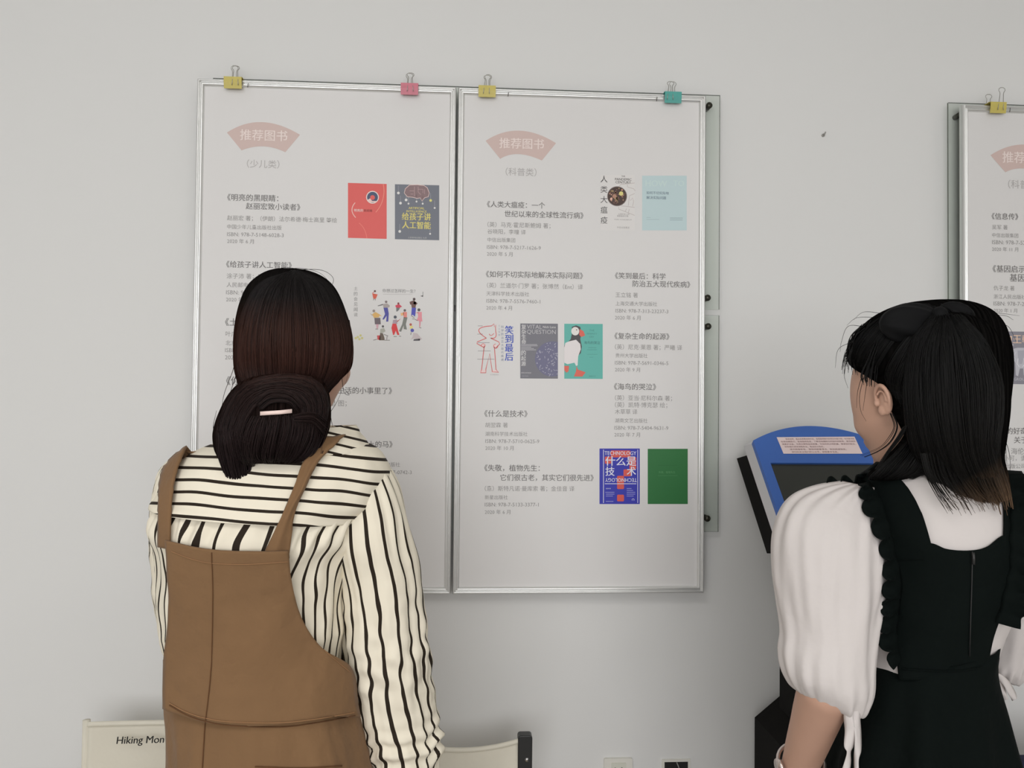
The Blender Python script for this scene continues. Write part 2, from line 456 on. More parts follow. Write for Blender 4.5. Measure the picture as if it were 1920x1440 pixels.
def fan(S, lt, ot, rt, rb, it, lb, body, x0, x1, yc):
    S.poly(quad_arc(lt, ot, rt)+quad_arc(rb, it, lb), FAN)
    S.text(body, x0, x1, yc, FANT, 0.012, 0.0006)

# --- printed writing, left poster
A = Sheet(YSHEET)
fan(A, (425.5, 248.6), (491, 229), (562.5, 252.8), (535, 285.5), (494, 274.5), (453, 282), '推荐图书', 450, 539, 253)
A.text('（少儿类）', 463, 524, 307, INK3)
A.build('printed_heading', SA, 'pink fan heading with pale lettering')
entries(SA, [
    ('《明亮的黑眼睛：', 426, 522, 370, 1), ('赵丽宏致小读者》', 461, 563, 386.5, 1),
    ('赵丽宏 著；（伊朗）法尔希德·梅士高里 等绘', 426, 632, 408.5, 0), ('中国少年儿童出版社出版', 426, 528, 425, 0),
    ('ISBN: 978-7-5148-6028-3', 426, 532, 439, 0), ('2020 年 6 月', 426, 476, 452, 0),
    ('《给孩子讲人工智能》', 424, 547, 495.5, 1), ('涂子沛 著；富趣', 425, 505, 517.5, 0), ('人民邮电出版社', 425, 497, 534, 0),
    ('ISBN: 978-7', 424, 477, 548, 0), ('2020 年 8', 424, 464, 561.5, 0),
    ('《土', 422, 445, 604, 1), ('叶广', 423, 444, 626, 0), ('北京', 423, 443, 643, 0), ('ISBN', 422, 443, 656.5, 0), ('202', 422, 438, 670, 0),
    ('《你', 424, 450, 714, 1), ('生活的小事里了》', 633, 735, 732, 1), ('里 图；', 618, 650, 756, 0),
    ('街上的马》', 676, 736, 833, 1), ('明 著', 686, 712, 855, 0), ('童出版社', 714, 750, 871, 0), ('707-0742-3', 727, 772, 885.5, 0)])
A = Sheet(YSHEET)
A.column('土的会见闻说', 667, 541, 590, 7, flat(120, 118, 118), -0.005)
for dx, dy in ((0, 0), (5, -3), (-4, 2), (8, 2), (3, 4)): A.circle(671+dx, 632+dy, 2.2, flat(196, 190, 128))
A.build('book_cover', SA, 'white printed cover half hidden by the woman\'s head')
# --- middle poster
B = Sheet(YSHEET)
fan(B, (910.5, 264), (974, 245), (1042.5, 268.5), (1016, 301), (972, 289), (938, 298), '推荐图书', 936, 1020, 268.5)
B.text('（科普类）', 948, 1006, 322, INK3)
B.build('printed_heading', SB, 'pink fan heading with pale lettering')
entries(SB, [
    ('《人类大瘟疫：一个', 913, 1022, 383, 1), ('世纪以来的全球性流行病》', 946, 1094, 401, 1),
    ('（英）马克·霍尼斯鲍姆 著；', 914, 1032, 421, 0), ('谷晓阳，李曈 译', 914, 986, 434, 0), ('中信出版集团', 914, 966, 449.5, 0),
    ('ISBN: 978-7-5217-1626-9', 913, 1014, 463, 0), ('2020 年 5 月', 913, 961, 476, 0),
    ('《如何不切实际地解决实际问题》', 911, 1093, 514, 1), ('（英）兰道尔·门罗 著；张博然（Ent）译', 913, 1093, 535, 0),
    ('天津科学技术出版社', 912, 992, 550.5, 0), ('ISBN: 978-7-5576-7460-1', 912, 1013, 564, 0), ('2020 年 4 月', 912, 960, 577, 0),
    ('《笑到最后：科学', 1153, 1248, 517, 1), ('防治五大现代疾病》', 1186, 1294, 532, 1), ('王立铭 著', 1154, 1196, 553, 0),
    ('上海交通大学出版社', 1154, 1232, 569, 0), ('ISBN: 978-7-313-23237-3', 1154, 1253, 582.5, 0), ('2020 年 6 月', 1153, 1201, 595.5, 0),
    ('《复杂生命的起源》', 1152, 1255, 630, 1), ('（英）尼克·莱恩 著；严曦 译', 1153, 1279, 650.5, 0), ('贵州大学出版社', 1154, 1214, 666.5, 0),
    ('ISBN: 978-7-5691-0346-5', 1153, 1253, 680, 0), ('2020 年 9 月', 1153, 1200, 693, 0),
    ('《海鸟的哭泣》', 1151, 1230, 725, 1), ('（英）亚当·尼科尔森 著；', 1153, 1260, 746, 0), ('（英）凯特·博克瑟 绘；', 1153, 1251, 759, 0),
    ('木草草 译', 1153, 1195, 772, 0), ('湖南文艺出版社', 1153, 1214, 788.5, 0), ('ISBN: 978-7-5404-9631-9', 1152, 1253, 802, 0), ('2020 年 7 月', 1152, 1200, 815, 0),
    ('《什么是技术》', 908, 989, 775.5, 1), ('胡翌霖 著', 910, 952, 797, 0), ('湖南科学技术出版社', 910, 989, 813.5, 0),
    ('ISBN: 978-7-5710-0625-9', 910, 1011, 827, 0), ('2020 年 10 月', 910, 963, 840, 0),
    ('《失敬，植物先生：', 908, 1012, 877.5, 1), ('它们很古老，其实它们很先进》', 938, 1113, 895.5, 1),
    ('（意）斯特凡诺·曼库索 著；金佳音 译', 909, 1077, 916, 0), ('新星出版社', 909, 952, 932.5, 0), ('ISBN: 978-7-5133-3377-1', 909, 1010, 946, 0), ('2020 年 6 月', 909, 957, 960, 0)])
# --- right poster
D = Sheet(YSHEET)
fan(D, (1857, 291), (1922, 271), (1990, 295), (1964, 328), (1920, 316), (1885, 323), '推荐图书', 1879, 1966, 295)
D.text('（科普类）', 1890, 1950, 345.5, INK3)
D.build('printed_heading', SC_, 'pink fan heading with pale lettering')
entries(SC_, [
    ('《信息传》', 1859, 1909, 405.5, 1), ('吴军 著', 1860, 1889, 426, 0), ('中信出版集团', 1860, 1909, 441, 0), ('ISBN: 978-7-521', 1860, 1926, 454, 0), ('2020 年 11 月', 1860, 1909, 467, 0),
    ('《基因启示录', 1861, 1936, 504, 1), ('基因科', 1893, 1937, 521, 1), ('仇子龙 著', 1863, 1902, 540, 0), ('浙江人民出版社', 1863, 1923, 556, 0),
    ('ISBN: 978-7-213', 1863, 1930, 569, 0), ('2020 年 1 月', 1863, 1907, 582, 0),
    ('鱼的好奇', 1874, 1925, 808, 1), ('关于', 1901, 1926, 825, 1), ('（英）海伦', 1866, 1920, 846, 0), ('王小可，谭', 1870, 1924, 859, 0), ('文海出版公司', 1866, 1922, 874, 0),
    ('ISBN: 978-7-5', 1864, 1923, 887, 0), ('2020 年 8 月', 1866, 1909, 901, 0), ('主致', 1910, 1936, 940, 1), ('生命', 1910, 1936, 956, 1)])

# --- printed book covers
def cover(sheet, x0, y0, x1, y1, base, label, tilt=0.0):
    S = Sheet(YSHEET)
    if base: S.poly([(x0, y0), (x1, y0+tilt), (x1, y1+tilt), (x0, y1)], base, 0.0003)
    def fin(): return S.build('book_cover', sheet, label)
    return S, fin
W_, K_ = flat(222, 220, 222), flat(50, 48, 48)
# red cover
S, fin = cover(SA, 652.5, 343, 725, 446, flat(206, 92, 88), 'red printed cover with a round emblem', 2)
S.circle(698.5, 370, 12, flat(240, 205, 200), .0005); S.circle(698.5, 370, 10.3, flat(70, 80, 105), .0006); S.circle(698.5, 370.5, 4.5, flat(206, 92, 88), .0007)
S.poly([(689, 375), (694, 372), (698, 377), (707, 377), (704, 379.5), (693, 379.5)], flat(225, 190, 185), .0007)
S.arc(660, 358, 60, -12, 42, 1.2, flat(235, 140, 125)); S.line(quad_arc((666, 380), (660, 394), (667, 408)), 1.5, flat(238, 180, 172))
S.line(quad_arc((673, 418), (683, 430), (688, 447)), 1.0, flat(228, 125, 115))
S.text('明亮的', 664, 681, 394.5, flat(240, 205, 200), .01, .0006); S.text('黑眼睛', 682, 698, 395, flat(120, 55, 52), .0, .0006); fin()
# dark blue cover
S, fin = cover(SA, 740.5, 345.5, 823.5, 448.5, flat(108, 111, 120), 'slate grey printed cover with yellow title', 2)
br = [(760, 354), (758, 362), (764, 369), (774, 370), (782, 372), (788, 371), (791, 377), (796, 371), (803, 369), (805, 362), (801, 352), (795, 348), (782, 346.5), (768, 347)]
S.poly(br, flat(128, 106, 108), .0004); S.line(br+[br[0]], 1.0, flat(215, 190, 185), .0005)
for p in [((768, 358), (777, 358)), ((777, 350), (777, 368)), ((784, 355), (793, 355), (793, 362)), ((770, 364), (775, 364)), ((784, 350), (784, 360), (789, 365)), ((796, 355), (796, 364))]: S.line(p, .6, flat(190, 160, 160), .0006)
for x, y, c in ((761.5, 375, 0), (781, 378, 0), (792.5, 382, 0), (807.5, 376, 1), (751, 381, 0), (766, 382, 0), (747, 362, 0), (815, 390, 0), (749.5, 434, 0), (806.5, 438.5, 0)):
    S.line([(x, y-14), (x, y-2)], .4, flat(170, 170, 178), .0004); S.circle(x, y, 2.6 if c or x < 763 else 1.8, flat(205, 200, 120) if c else flat(210, 208, 205), .0006, None, 10)
Yl = flat(206, 194, 112)
S.text('ARTIFICIAL', 766, 796, 390, Yl, .02, .0006); S.text('INTELLIGENCE', 762, 800, 396, Yl, .02, .0006)
S.text('给孩子讲', 753.5, 808, 406, Yl, .03, .0006, squash=1.1); S.text('人工智能', 754, 808, 422, Yl, .03, .0006, squash=1.1)
S.text('人民邮电出版社 北京', 765, 800, 445.5, flat(175, 175, 175), 0, .0006); fin()
# white cover with small figures
S, fin = cover(SA, 691, 541, 795, 639, None, 'white printed cover with dancing figures')
S.text('你想过怎样的一生？', 717, 779, 545, flat(120, 118, 118), 0); S.line([(718, 551.5), (773, 552)], .5, INK3); S.line([(793, 547), (793, 556)], .6, K_); S.poly([(788, 555), (793, 554), (793, 556.5)], K_)
Q = flat
figs = [((703, 546), 2, Q(90, 60, 55), [([(698, 550), (708, 552), (705, 560), (700, 560)], Q(200, 90, 70)), ([(697, 550), (701, 547), (701, 549)], Q(190, 80, 70))], [((701, 560), (700, 563)), ((703, 560), (704, 563))]),
 ((724, 566), 2.4, Q(125, 110, 110), [([(718, 570), (726, 569), (731, 573), (730, 576), (726, 577), (719, 577)], Q(160, 150, 148)), ([(708, 573), (718, 570), (718, 572), (709, 574)], Q(95, 92, 92)), ([(719, 577), (727, 577), (729, 588), (728, 603), (724, 603), (725, 592), (720, 599), (717, 599), (722, 589)], Q(75, 75, 150))], []),
 ((747, 569), 2, Q(120, 60, 60), [([(741, 573), (748, 570), (754, 575), (749, 577), (743, 577)], Q(195, 65, 85)), ([(743, 577), (750, 577), (748, 581), (745, 584), (743, 584)], Q(110, 112, 112))], []),
 ((776.5, 561), 2.6, Q(75, 60, 58), [([(768, 566), (776, 563), (783, 569), (780, 572), (779, 577), (772, 577), (771, 571), (769, 571)], Q(105, 75, 70)), ([(776, 565), (781, 567), (779, 571), (775, 570)], Q(215, 110, 95)), ([(772, 577), (780, 577), (779, 588), (778, 594), (774, 590), (771, 592)], Q(75, 75, 170))], [((771, 592), (777, 596)), ((773, 598), (778, 598))]),
 ((701, 583), 2.6, Q(140, 130, 125), [([(698, 589), (704, 585), (711, 589), (716, 593), (711, 592), (711, 595), (701, 596)], Q(205, 165, 100)), ([(702, 596), (713, 596), (714, 608), (703, 608)], Q(105, 95, 100)), ([(705, 608), (710, 608), (709, 616), (706, 616)], Q(200, 160, 170)), ([(693, 587), (699, 591), (698, 592)], Q(170, 150, 130))], [((704, 617), (709, 617))]),
 ((759, 582), 2.4, Q(95, 85, 85), [([(756, 585), (763, 585), (763, 595), (757, 596)], Q(215, 130, 120)), ([(751, 587), (757, 586), (757, 591), (752, 592)], Q(225, 170, 120)), ([(757, 595), (764, 595), (761, 608), (763, 618), (757, 617), (757, 610), (752, 622), (748, 621), (754, 608)], Q(120, 122, 116))], []),
 ((741, 594.5), 3, Q(75, 80, 90), [([(737, 600), (744, 599), (745, 607), (736, 607)], Q(165, 145, 155)), ([(744, 602), (752, 597), (745, 604)], Q(170, 90, 85)), ([(736, 607), (743, 607), (747, 622), (749, 628), (745, 628), (742, 620), (739, 628), (737, 628), (734, 615)], Q(205, 60, 62))], [((738, 631), (744, 631)), ((748, 630), (752, 631))]),
 ((785.5, 581), 2.8, Q(80, 78, 78), [([(783, 585), (791, 585), (791, 594), (792, 603), (781, 601), (784, 594)], Q(215, 140, 150)), ([(777, 587), (784, 585), (784, 587)], Q(215, 150, 155)), ([(786, 602), (789, 602), (788, 613), (786, 613)], Q(205, 140, 150))], [((786, 614), (790, 615)), ((778, 599), (783, 601))]),
 ((718, 612), 2.2, Q(85, 82, 82), [([(713, 617), (720, 615), (723, 621), (718, 624), (713, 624)], Q(165, 165, 155)), ([(713, 624), (718, 625), (721, 634), (721, 638), (711, 638)], Q(105, 92, 82)), ([(707, 629), (713, 629), (713, 637), (708, 637)], Q(190, 75, 75))], [((700, 638), (707, 636)), ((720, 627), (728, 630)), ((726, 630), (725, 637)), ((721, 638), (731, 638))]),
 ((770, 608.5), 2.4, Q(175, 90, 75), [([(769, 611), (774, 611), (774, 616), (768, 616)], Q(220, 205, 130))], []),
 ((773, 619.5), 3.4, Q(80, 80, 165), [([(775, 624), (782, 625), (792, 636), (786, 637), (776, 634), (770, 637), (774, 631)], Q(190, 178, 180)), ([(776, 636), (788, 635), (787, 639), (775, 639)], Q(85, 82, 88))], [((771, 623), (770, 628))])]
for (hx, hy), hr, hc, polys, lines in figs:
    for p, c in polys: S.poly(p if sum((p[i][0]*p[(i+1) % len(p)][1]-p[(i+1) % len(p)][0]*p[i][1]) for i in range(len(p))) > 0 else p[::-1], c, .0004)
    S.circle(hx, hy, hr, hc, .0005, None, 10)
    for q in lines: S.line(q, .9, Q(95, 85, 82), .0005)
fin()
# pandemic cover
S, fin = cover(SB, 1126, 328, 1190, 432, flat(206, 203, 201), 'white printed cover with a dark round picture')
S.column('人类大瘟疫', 1132.5, 336, 413, 13, flat(78, 74, 74), 0.004)
S.text('THE', 1165, 1172, 330.5, flat(105, 100, 98), .02); S.text('PANDEMIC', 1153, 1184, 336, flat(95, 90, 88), .02); S.text('CENTURY', 1154, 1183, 341.5, flat(95, 90, 88), .02)
S.circle(1157, 368, 18.6, flat(120, 108, 104), .0004, None, 32); S.circle(1157, 368, 17.4, flat(70, 55, 50), .0005, None, 32)
rr = random.Random(3)
for i in range(46):
    a, r_ = rr.uniform(0, 6.28), 15*math.sqrt(rr.random()); S.circle(1157+r_*math.cos(a), 368+r_*math.sin(a), rr.uniform(.7, 2.1), flat(*rr.choice([(150, 110, 95), (195, 150, 130), (110, 80, 72), (165, 140, 105)])), .0006, None, 8)
S.circle(1164.5, 363, 4.2, flat(205, 195, 125), .0007, None, 9); S.circle(1152, 368, 4, flat(165, 125, 105), .0007, None, 9); S.circle(1146, 373, 2.4, flat(215, 170, 155), .0007, None, 9)
for p in [((1160, 350), (1164, 346), (1190, 343)), ((1176, 346), (1177, 351), (1188, 354), (1191, 358)), ((1190, 363), (1180, 367), (1178, 386)), ((1182, 376), (1186, 371), (1188, 378), (1186, 387)), ((1165, 386), (1190, 389)), ((1160, 388), (1160, 392), (1180, 400), (1190, 404)), ((1175, 391), (1172, 397)), ((1180, 392), (1178, 399))]: S.line(p, .7, flat(168, 156, 154))
S.text('人类历史上的', 1159, 1180, 401.5, flat(140, 135, 134)); S.text('重要瘟疫记录', 1157, 1178, 405, flat(140, 135, 134)); S.text('MARK HONIGSBAUM', 1152, 1184, 411.5, flat(150, 146, 145)); S.text('中信出版集团', 1157, 1180, 426.5, flat(150, 146, 145)); fin()
# light blue cover
S, fin = cover(SB, 1204, 329.5, 1287.5, 432, flat(178, 196, 198), 'pale blue printed cover')
S.text('HOW', 1210, 1251, 343.5, flat(184, 202, 200), .03); S.text('TO', 1262, 1283, 343.5, flat(184, 202, 200), .03)
S.text('如何不切实际地', 1212, 1254, 361.5, flat(110, 128, 140), .02); S.text('解决实际问题', 1212, 1249, 370.5, flat(110, 128, 140), .02)
S.line([(1212, 408), (1220, 408)], .7, flat(150, 168, 172)); S.line([(1212, 411.5), (1236, 411.5)], .7, flat(155, 173, 176)); S.line([(1256, 409), (1280, 409)], 1.1, flat(140, 158, 164)); S.line([(1256, 412.5), (1280, 412.5)], 1.1, flat(140, 158, 164)); fin()
# red outline figure cover
S, fin = cover(SB, 893, 606, 966, 706, None, 'white printed cover with a red line drawing and blue title')
R_ = flat(200, 92, 90); PK = flat(226, 196, 194)
S.column('笑到最后', 954.5, 619, 669, 16, flat(62, 82, 172), .025)
S.column('科学防治五大现代疾病', 942, 613, 674.5, 5, flat(120, 128, 150)); S.column('王立铭著', 936, 611, 628, 3.4, flat(150, 156, 172))
S.poly([(899, 699), (911, 699), (910, 693), (901, 693)], PK, .0003); S.poly([(922, 699), (936, 699), (933, 693), (924, 694)], PK, .0003); S.circle(929.5, 650, 3.6, PK, .0003); S.circle(906, 648, 3.2, PK, .0003)
S.line(quad_arc((912, 634), (898, 618), (922, 611)), 1.4, R_); S.line([(922, 611), (926, 607), (927, 613), (930, 609), (929, 614), (929.5, 622)], 1.3, R_); S.line(quad_arc((929.5, 622), (929, 632), (920, 634)), 1.4, R_)
S.line(quad_arc((917, 626), (921, 629), (926, 625)), 1.1, R_)
S.line([(912, 634), (895, 641), (894, 644), (908, 652)], 1.4, R_); S.line([(920, 634), (935, 641), (937, 645), (929, 653)], 1.4, R_)
S.line([(908, 648), (903, 693), (901, 699), (911, 699), (911, 692), (918, 663), (923, 697), (935, 698), (930, 693), (927, 650)], 1.4, R_); S.arc(929.5, 649, 4, -20, 270, 1.0, R_); S.arc(906, 648, 3.5, 180, 420, 1.0, R_)
for y, a, b in ((611, 896, 905), (626.5, 895, 905), (642.5, 896, 918), (658, 896, 920), (673.5, 895, 927)): S.line([(a, y), (b, y)], .7, flat(120, 112, 115))
S.text('浙江教育出版社', 919, 935, 702.5, flat(160, 150, 152)); fin()
# dark grey cover
S, fin = cover(SB, 975.5, 606.5, 1046, 709.5, flat(112, 111, 118), 'dark grey printed cover with a pale globe', .5)
S.column('复杂生命', 982, 613, 641, 9, flat(205, 203, 203), .01); S.column('的起源', 981.5, 662, 682, 9, flat(205, 203, 203), .01)
S.text('VITAL', 988, 1016, 612.5, flat(190, 188, 190), -.01); S.text('Nick Lane', 1018, 1042, 613, flat(205, 203, 203), 0); S.text('QUESTION', 988, 1042, 622.5, flat(190, 188, 190), -.01)
for y, b in ((646, 1007), (648.5, 1008), (651, 996), (653.5, 1001), (656, 1005)): S.line([(977, y), (b, y)], 1.0, flat(178, 176, 180))
S.poly([(1046, 640)]+[(1036+33*math.cos(math.radians(a)), 673+33*math.sin(math.radians(a))) for a in range(-73, -290, -10)]+[(1046, 704)], flat(104, 103, 128), .0004)
for i in range(120):
    a, r_ = rr.uniform(0, 6.28), 32*math.sqrt(rr.random()); x, y = 1036+r_*math.cos(a), 673+r_*math.sin(a)
    if x > 1044 or (1013 < x < 1026 and 662 < y < 684 and rr.random() < .8): continue
    dx, dy = rr.uniform(-3, 3), rr.uniform(-3, 3); S.line([(x, y), (min(1045.5, x+dx), y+dy), (min(1045.5, x+dx+rr.uniform(-2, 2)), y+dy+rr.uniform(-2, 2))], rr.uniform(.4, 1.0), flat(185, 184, 195), .0005)
S.text('探索生命的起源', 977, 996, 699, flat(190, 188, 190)); S.text('贵州大学出版社', 979, 991, 705, flat(170, 168, 172)); fin()
# teal cover with a generic seabird
S, fin = cover(SB, 1058, 607, 1130, 710, flat(92, 168, 158), 'teal printed cover with a seabird', .5)
S.poly([(1058, 648), (1070, 636), (1073, 622), (1072, 613), (1080, 610), (1088, 613), (1090, 624), (1088, 636), (1091, 650), (1089, 662), (1083, 668), (1070, 664), (1058, 655)], flat(70, 68, 70), .0004)
S.poly([(1060, 643), (1067, 640), (1080, 637), (1088, 645), (1089, 655), (1084, 668), (1083, 685), (1080, 686), (1077, 680), (1064, 683), (1058, 680), (1058, 652)], flat(214, 208, 208), .0005)
S.circle(1078.5, 621, 7.5, flat(215, 212, 208), .0005, 8, 16); S.circle(1081, 618.5, 1.0, K_, .0006)
S.poly([(1087, 617), (1094, 621), (1097, 629), (1090, 632), (1086, 628)], flat(205, 98, 84), .0006)
S.poly([(1058, 686), (1067, 686), (1066, 696), (1062, 699), (1058, 694)], flat(205, 98, 84), .0006); S.poly([(1081, 686), (1083.5, 693), (1098, 698), (1092, 706), (1076, 706), (1080, 696)], flat(205, 98, 84), .0006)
for b_, a, b, y in (('THE', 1105, 1114, 619.5), ('SEABIRD\u2019S', 1100, 1119, 625.5), ('CRY', 1105, 1114, 631.5)): S.text(b_, a, b, y, flat(70, 130, 124))
S.text('海鸟的哭泣', 1095, 1125, 642.5, flat(62, 108, 108), .005); S.line([(1103, 652), (1118, 652)], .7, flat(70, 130, 124)); S.line([(1101, 656), (1119, 656)], .7, flat(70, 130, 124)); S.line([(1101, 664.5), (1120, 664.5)], .6, flat(75, 138, 130)); S.line([(1105, 670), (1112, 670)], .6, flat(75, 138, 130)); S.text('湖南文艺', 1104, 1117, 705.5, flat(70, 130, 124)); fin()
# blue cover with orange question mark
S, fin = cover(SB, 1124, 841, 1199.5, 945, flat(52, 54, 158), 'blue printed cover with an orange question mark')
O_ = flat(198, 84, 76)
def rnd(x0, y0, x1, y1, r=2):
    p = []
    for cx, cy, a0 in ((x1-r, y0+r, -90), (x1-r, y1-r, 0), (x0+r, y1-r, 90), (x0+r, y0+r, 180)):
        p += [(cx+r*math.cos(math.radians(a0+i*22.5)), cy+r*math.sin(math.radians(a0+i*22.5))) for i in range(5)]
    return p
for q in ((1134, 856, 1146, 869.5), (1145, 844.5, 1182, 857.5), (1180, 857, 1193, 880), (1169, 880, 1183, 893), (1157, 892, 1170, 917), (1157, 927.5, 1170, 940)): S.poly(rnd(*q), O_, .0004)
L_ = flat(206, 206, 226)
S.text('TECHNOLOGY', 1133.5, 1193, 849.5, L_, .01, .0006, squash=1.15); S.text('什么是', 1135, 1193, 864.5, L_, .02, .0006)
S.text('技', 1135, 1152.5, 884, L_, .02, .0006); S.text('术', 1175, 1192.5, 884, L_, .02, .0006)
v_, f_, a_, b_, c_, d_ = text_mesh('TECHNOLOGY', .01)
l_, r_ = at(1134.5, 900, YSHEET), at(1194, 900, YSHEET); k_ = (r_.x-l_.x)/(b_-a_)
S.mb.add([(r_.x-(p[0]-a_)*k_, YSHEET-.0006-(0 if i < len(v_)/2 else .00006), l_.z-(p[1]-(c_+d_)/2)*k_*1.15) for i, p in enumerate(v_)], f_, S.m(L_))
for p in ([(1131.5, 843), (1131.5, 943)], [(1195.7, 843), (1195.7, 943)], [(1134, 907), (1193, 907)]): S.line(p, 1.2, L_, .0005)
S.text('胡翌霖 著', 1136, 1145, 916, L_, 0, .0006)
for y, a, b in ((923, 1135, 1152), (926.5, 1136, 1152), (930, 1136, 1149), (916, 1175, 1184), (919.5, 1175, 1187), (923, 1175, 1191), (926.5, 1175, 1191), (930, 1175, 1188), (940, 1136, 1150)): S.line([(a, y), (b, y)], .9, flat(160, 160, 205), .0005)
S.arc(1187, 937, 2, 130, 410, .7, L_, .0005); fin()
# green cover
S, fin = cover(SB, 1214.5, 841.5, 1289.5, 945, flat(46, 104, 58), 'plain green printed cover')
S.text('失敬，植物先生', 1235, 1266, 885.5, flat(80, 134, 88)); S.line([(1233, 892), (1270, 892)], .8, flat(66, 120, 76)); S.line([(1233, 872.5), (1270, 872.5)], .9, flat(42, 94, 54)); fin()
# elephants cover
S, fin = cover(SC_, 1857, 621, 1930, 719.5, flat(130, 128, 136), 'grey printed cover with pale elephants', 1)
S.text('动物王朝', 1863, 1932, 635.5, flat(216, 186, 164), .015, .0006); S.line([(1869, 646.5), (1900, 646.7)], 1.6, flat(200, 196, 198)); S.text('ANIMAL GROUPS', 1872, 1928, 710.5, flat(178, 176, 184)); S.line([(1889, 717.5), (1898, 717.5)], .8, flat(200, 198, 200))
for ox, s_ in ((1879, 1.0), (1914, 1.05)):
    S.poly([(ox+s_*x, 672+s_*y) for x, y in ((-14, -17), (-6, -19), (6, -19), (14, -15), (17, -8), (12, -2), (10, 4), (12, 12), (10, 30), (5, 30), (4, 18), (-2, 18), (-5, 32), (-9, 30), (-10, 8), (-15, 0), (-17, -8))], flat(178, 177, 184), .0004)
    S.poly([(ox+s_*x, 672+s_*y) for x, y in ((-6, -14), (6, -14), (5, -2), (2, 10), (-3, 10), (-5, -2))], flat(160, 159, 168), .0005)
    for sg in (-1, 1): S.line([(ox+sg*5*s_, 672), (ox+sg*7*s_, 682), (ox+sg*3*s_, 688)], 1.2, flat(212, 211, 216), .0006); S.line([(ox+sg*9*s_, 660), (ox+sg*13*s_, 668), (ox+sg*9*s_, 675)], .8, flat(200, 200, 206), .0006)
fin()
bpy.data.objects.remove(_to)

# ------------------------------------------------------------------ binder clips on the top rails
M_wire = mat('clip_wire', (0.42, 0.41, 0.38, 1), 0.35, 0.9)
M_in = mat('clip_shadow_steel', (0.05, 0.045, 0.03, 1), 0.5, 0.3)
def binder_clip(px, py, cname, col, label, h1, h2):
    """px,py: middle of the clip's top edge in the photo; h1,h2: (shift, lean, height) of the two wire handles"""
    Y0 = YF-.0215; c = at(px, py, Y0); w, h = .0204, .0285
    t = thing('binder_clip', label, 'binder clip', (c.x, YF, c.z-h), 'coloured binder clips on the poster frames')
    m = mat('clip_'+cname, col, .42, 0, .4, var=(90, .12)); zt = c.z
    mb = MB()
    prof = [(Y0, zt-h), (Y0-.003, zt-h*.5), (Y0-.0035, zt-.002), (Y0+.004, zt), (YF+.001, zt-.001), (YF+.0025, zt-.006), (YF+.0012, zt-h*.8)]
    inn = [(y+(.0012 if i < 3 else 0)-(.0012 if i > 3 else 0), z-(.0013 if 1 < i < 6 else 0)) for i, (y, z) in enumerate(prof)]
    n = len(prof); v = []
    for x in (c.x-w, c.x+w): v += [(x, y, z) for y, z in prof]+[(x, y, z) for y, z in inn]
    f = []
    for i in range(n-1): f += [(i, i+1, 2*n+i+1, 2*n+i), (n+i, 3*n+i, 3*n+i+1, n+i+1), (i, n+i, n+i+1, i+1), (2*n+i, 2*n+i+1, 3*n+i+1, 3*n+i)]
    f += [(0, 2*n, 3*n, n), (n-1, 2*n-1, 4*n-1, 3*n-1)]
    mb.add(v, f); mb.build('clip_body', m, t, False)
    for k, (dx, lean, hh) in enumerate((h1, h2)):
        yb = Y0-.0045 if k == 0 else YF+.002
        z0 = zt-.022; pts = []
        ww = .0055
        for x, z in ((-ww*1.3, 0), (-ww*1.15, .012), (-ww*.95, .024), (-ww*.8, hh*.72), (-ww*1.0, hh*.80), (-ww*1.45, hh*.86), (-ww*1.4, hh*.94), (-ww*.7, hh), (ww*.5, hh), (ww*1.35, hh*.95), (ww*1.5, hh*.87), (ww*1.0, hh*.80), (ww*.8, hh*.72), (ww*.95, .024), (ww*1.15, .012), (ww*1.3, 0)):
            pts.append((c.x+dx+x+lean*z, yb+(.006*(z/hh) if k == 0 else -.002), z0+z))
        wm = MB().tube(pts, .0008, 6)
        wm.build('wire_handle', M_wire, t)
Yw, Pk, Tq = rgb(184, 170, 92), rgb(188, 110, 124), rgb(74, 150, 142)
binder_clip(437, 143, 'yellow', Yw, 'yellow binder clip at the left end of the leftmost poster frame', (.006, 0, .047), (-.003, 0, .056))
binder_clip(768, 155, 'pink', Pk, 'pink binder clip, the only pink one, on the leftmost poster frame', (.002, 0, .046), (-.002, 0, .053))
binder_clip(913.5, 159.5, 'yellow', Yw, 'yellow binder clip at the left end of the middle poster frame', (-.002, .05, .046), (.002, .02, .056))
binder_clip(1262, 171, 'teal', Tq, 'teal binder clip, the only teal one, at the right end of the middle poster frame', (-.008, .05, .046), (.005, 0, .054))
binder_clip(1871, 190.5, 'yellow', Yw, 'yellow binder clip on the poster frame at the right edge', (.004, .14, .058), (-.012, .08, .048))
def frame_pin(t, px, py):
    a = at(px, py, YF-.02); b = at(px-1, py+8, YF-.018)
    MB().tube([a, (a+b)/2+Vector((0, -.001, 0)), b], .0008, 6).build('frame_pin', M_pin, t)
frame_pin(TA, 465.5, 156); frame_pin(TB, 953.5, 173); frame_pin(TB, 1232, 182); frame_pin(TC, 1894, 202)

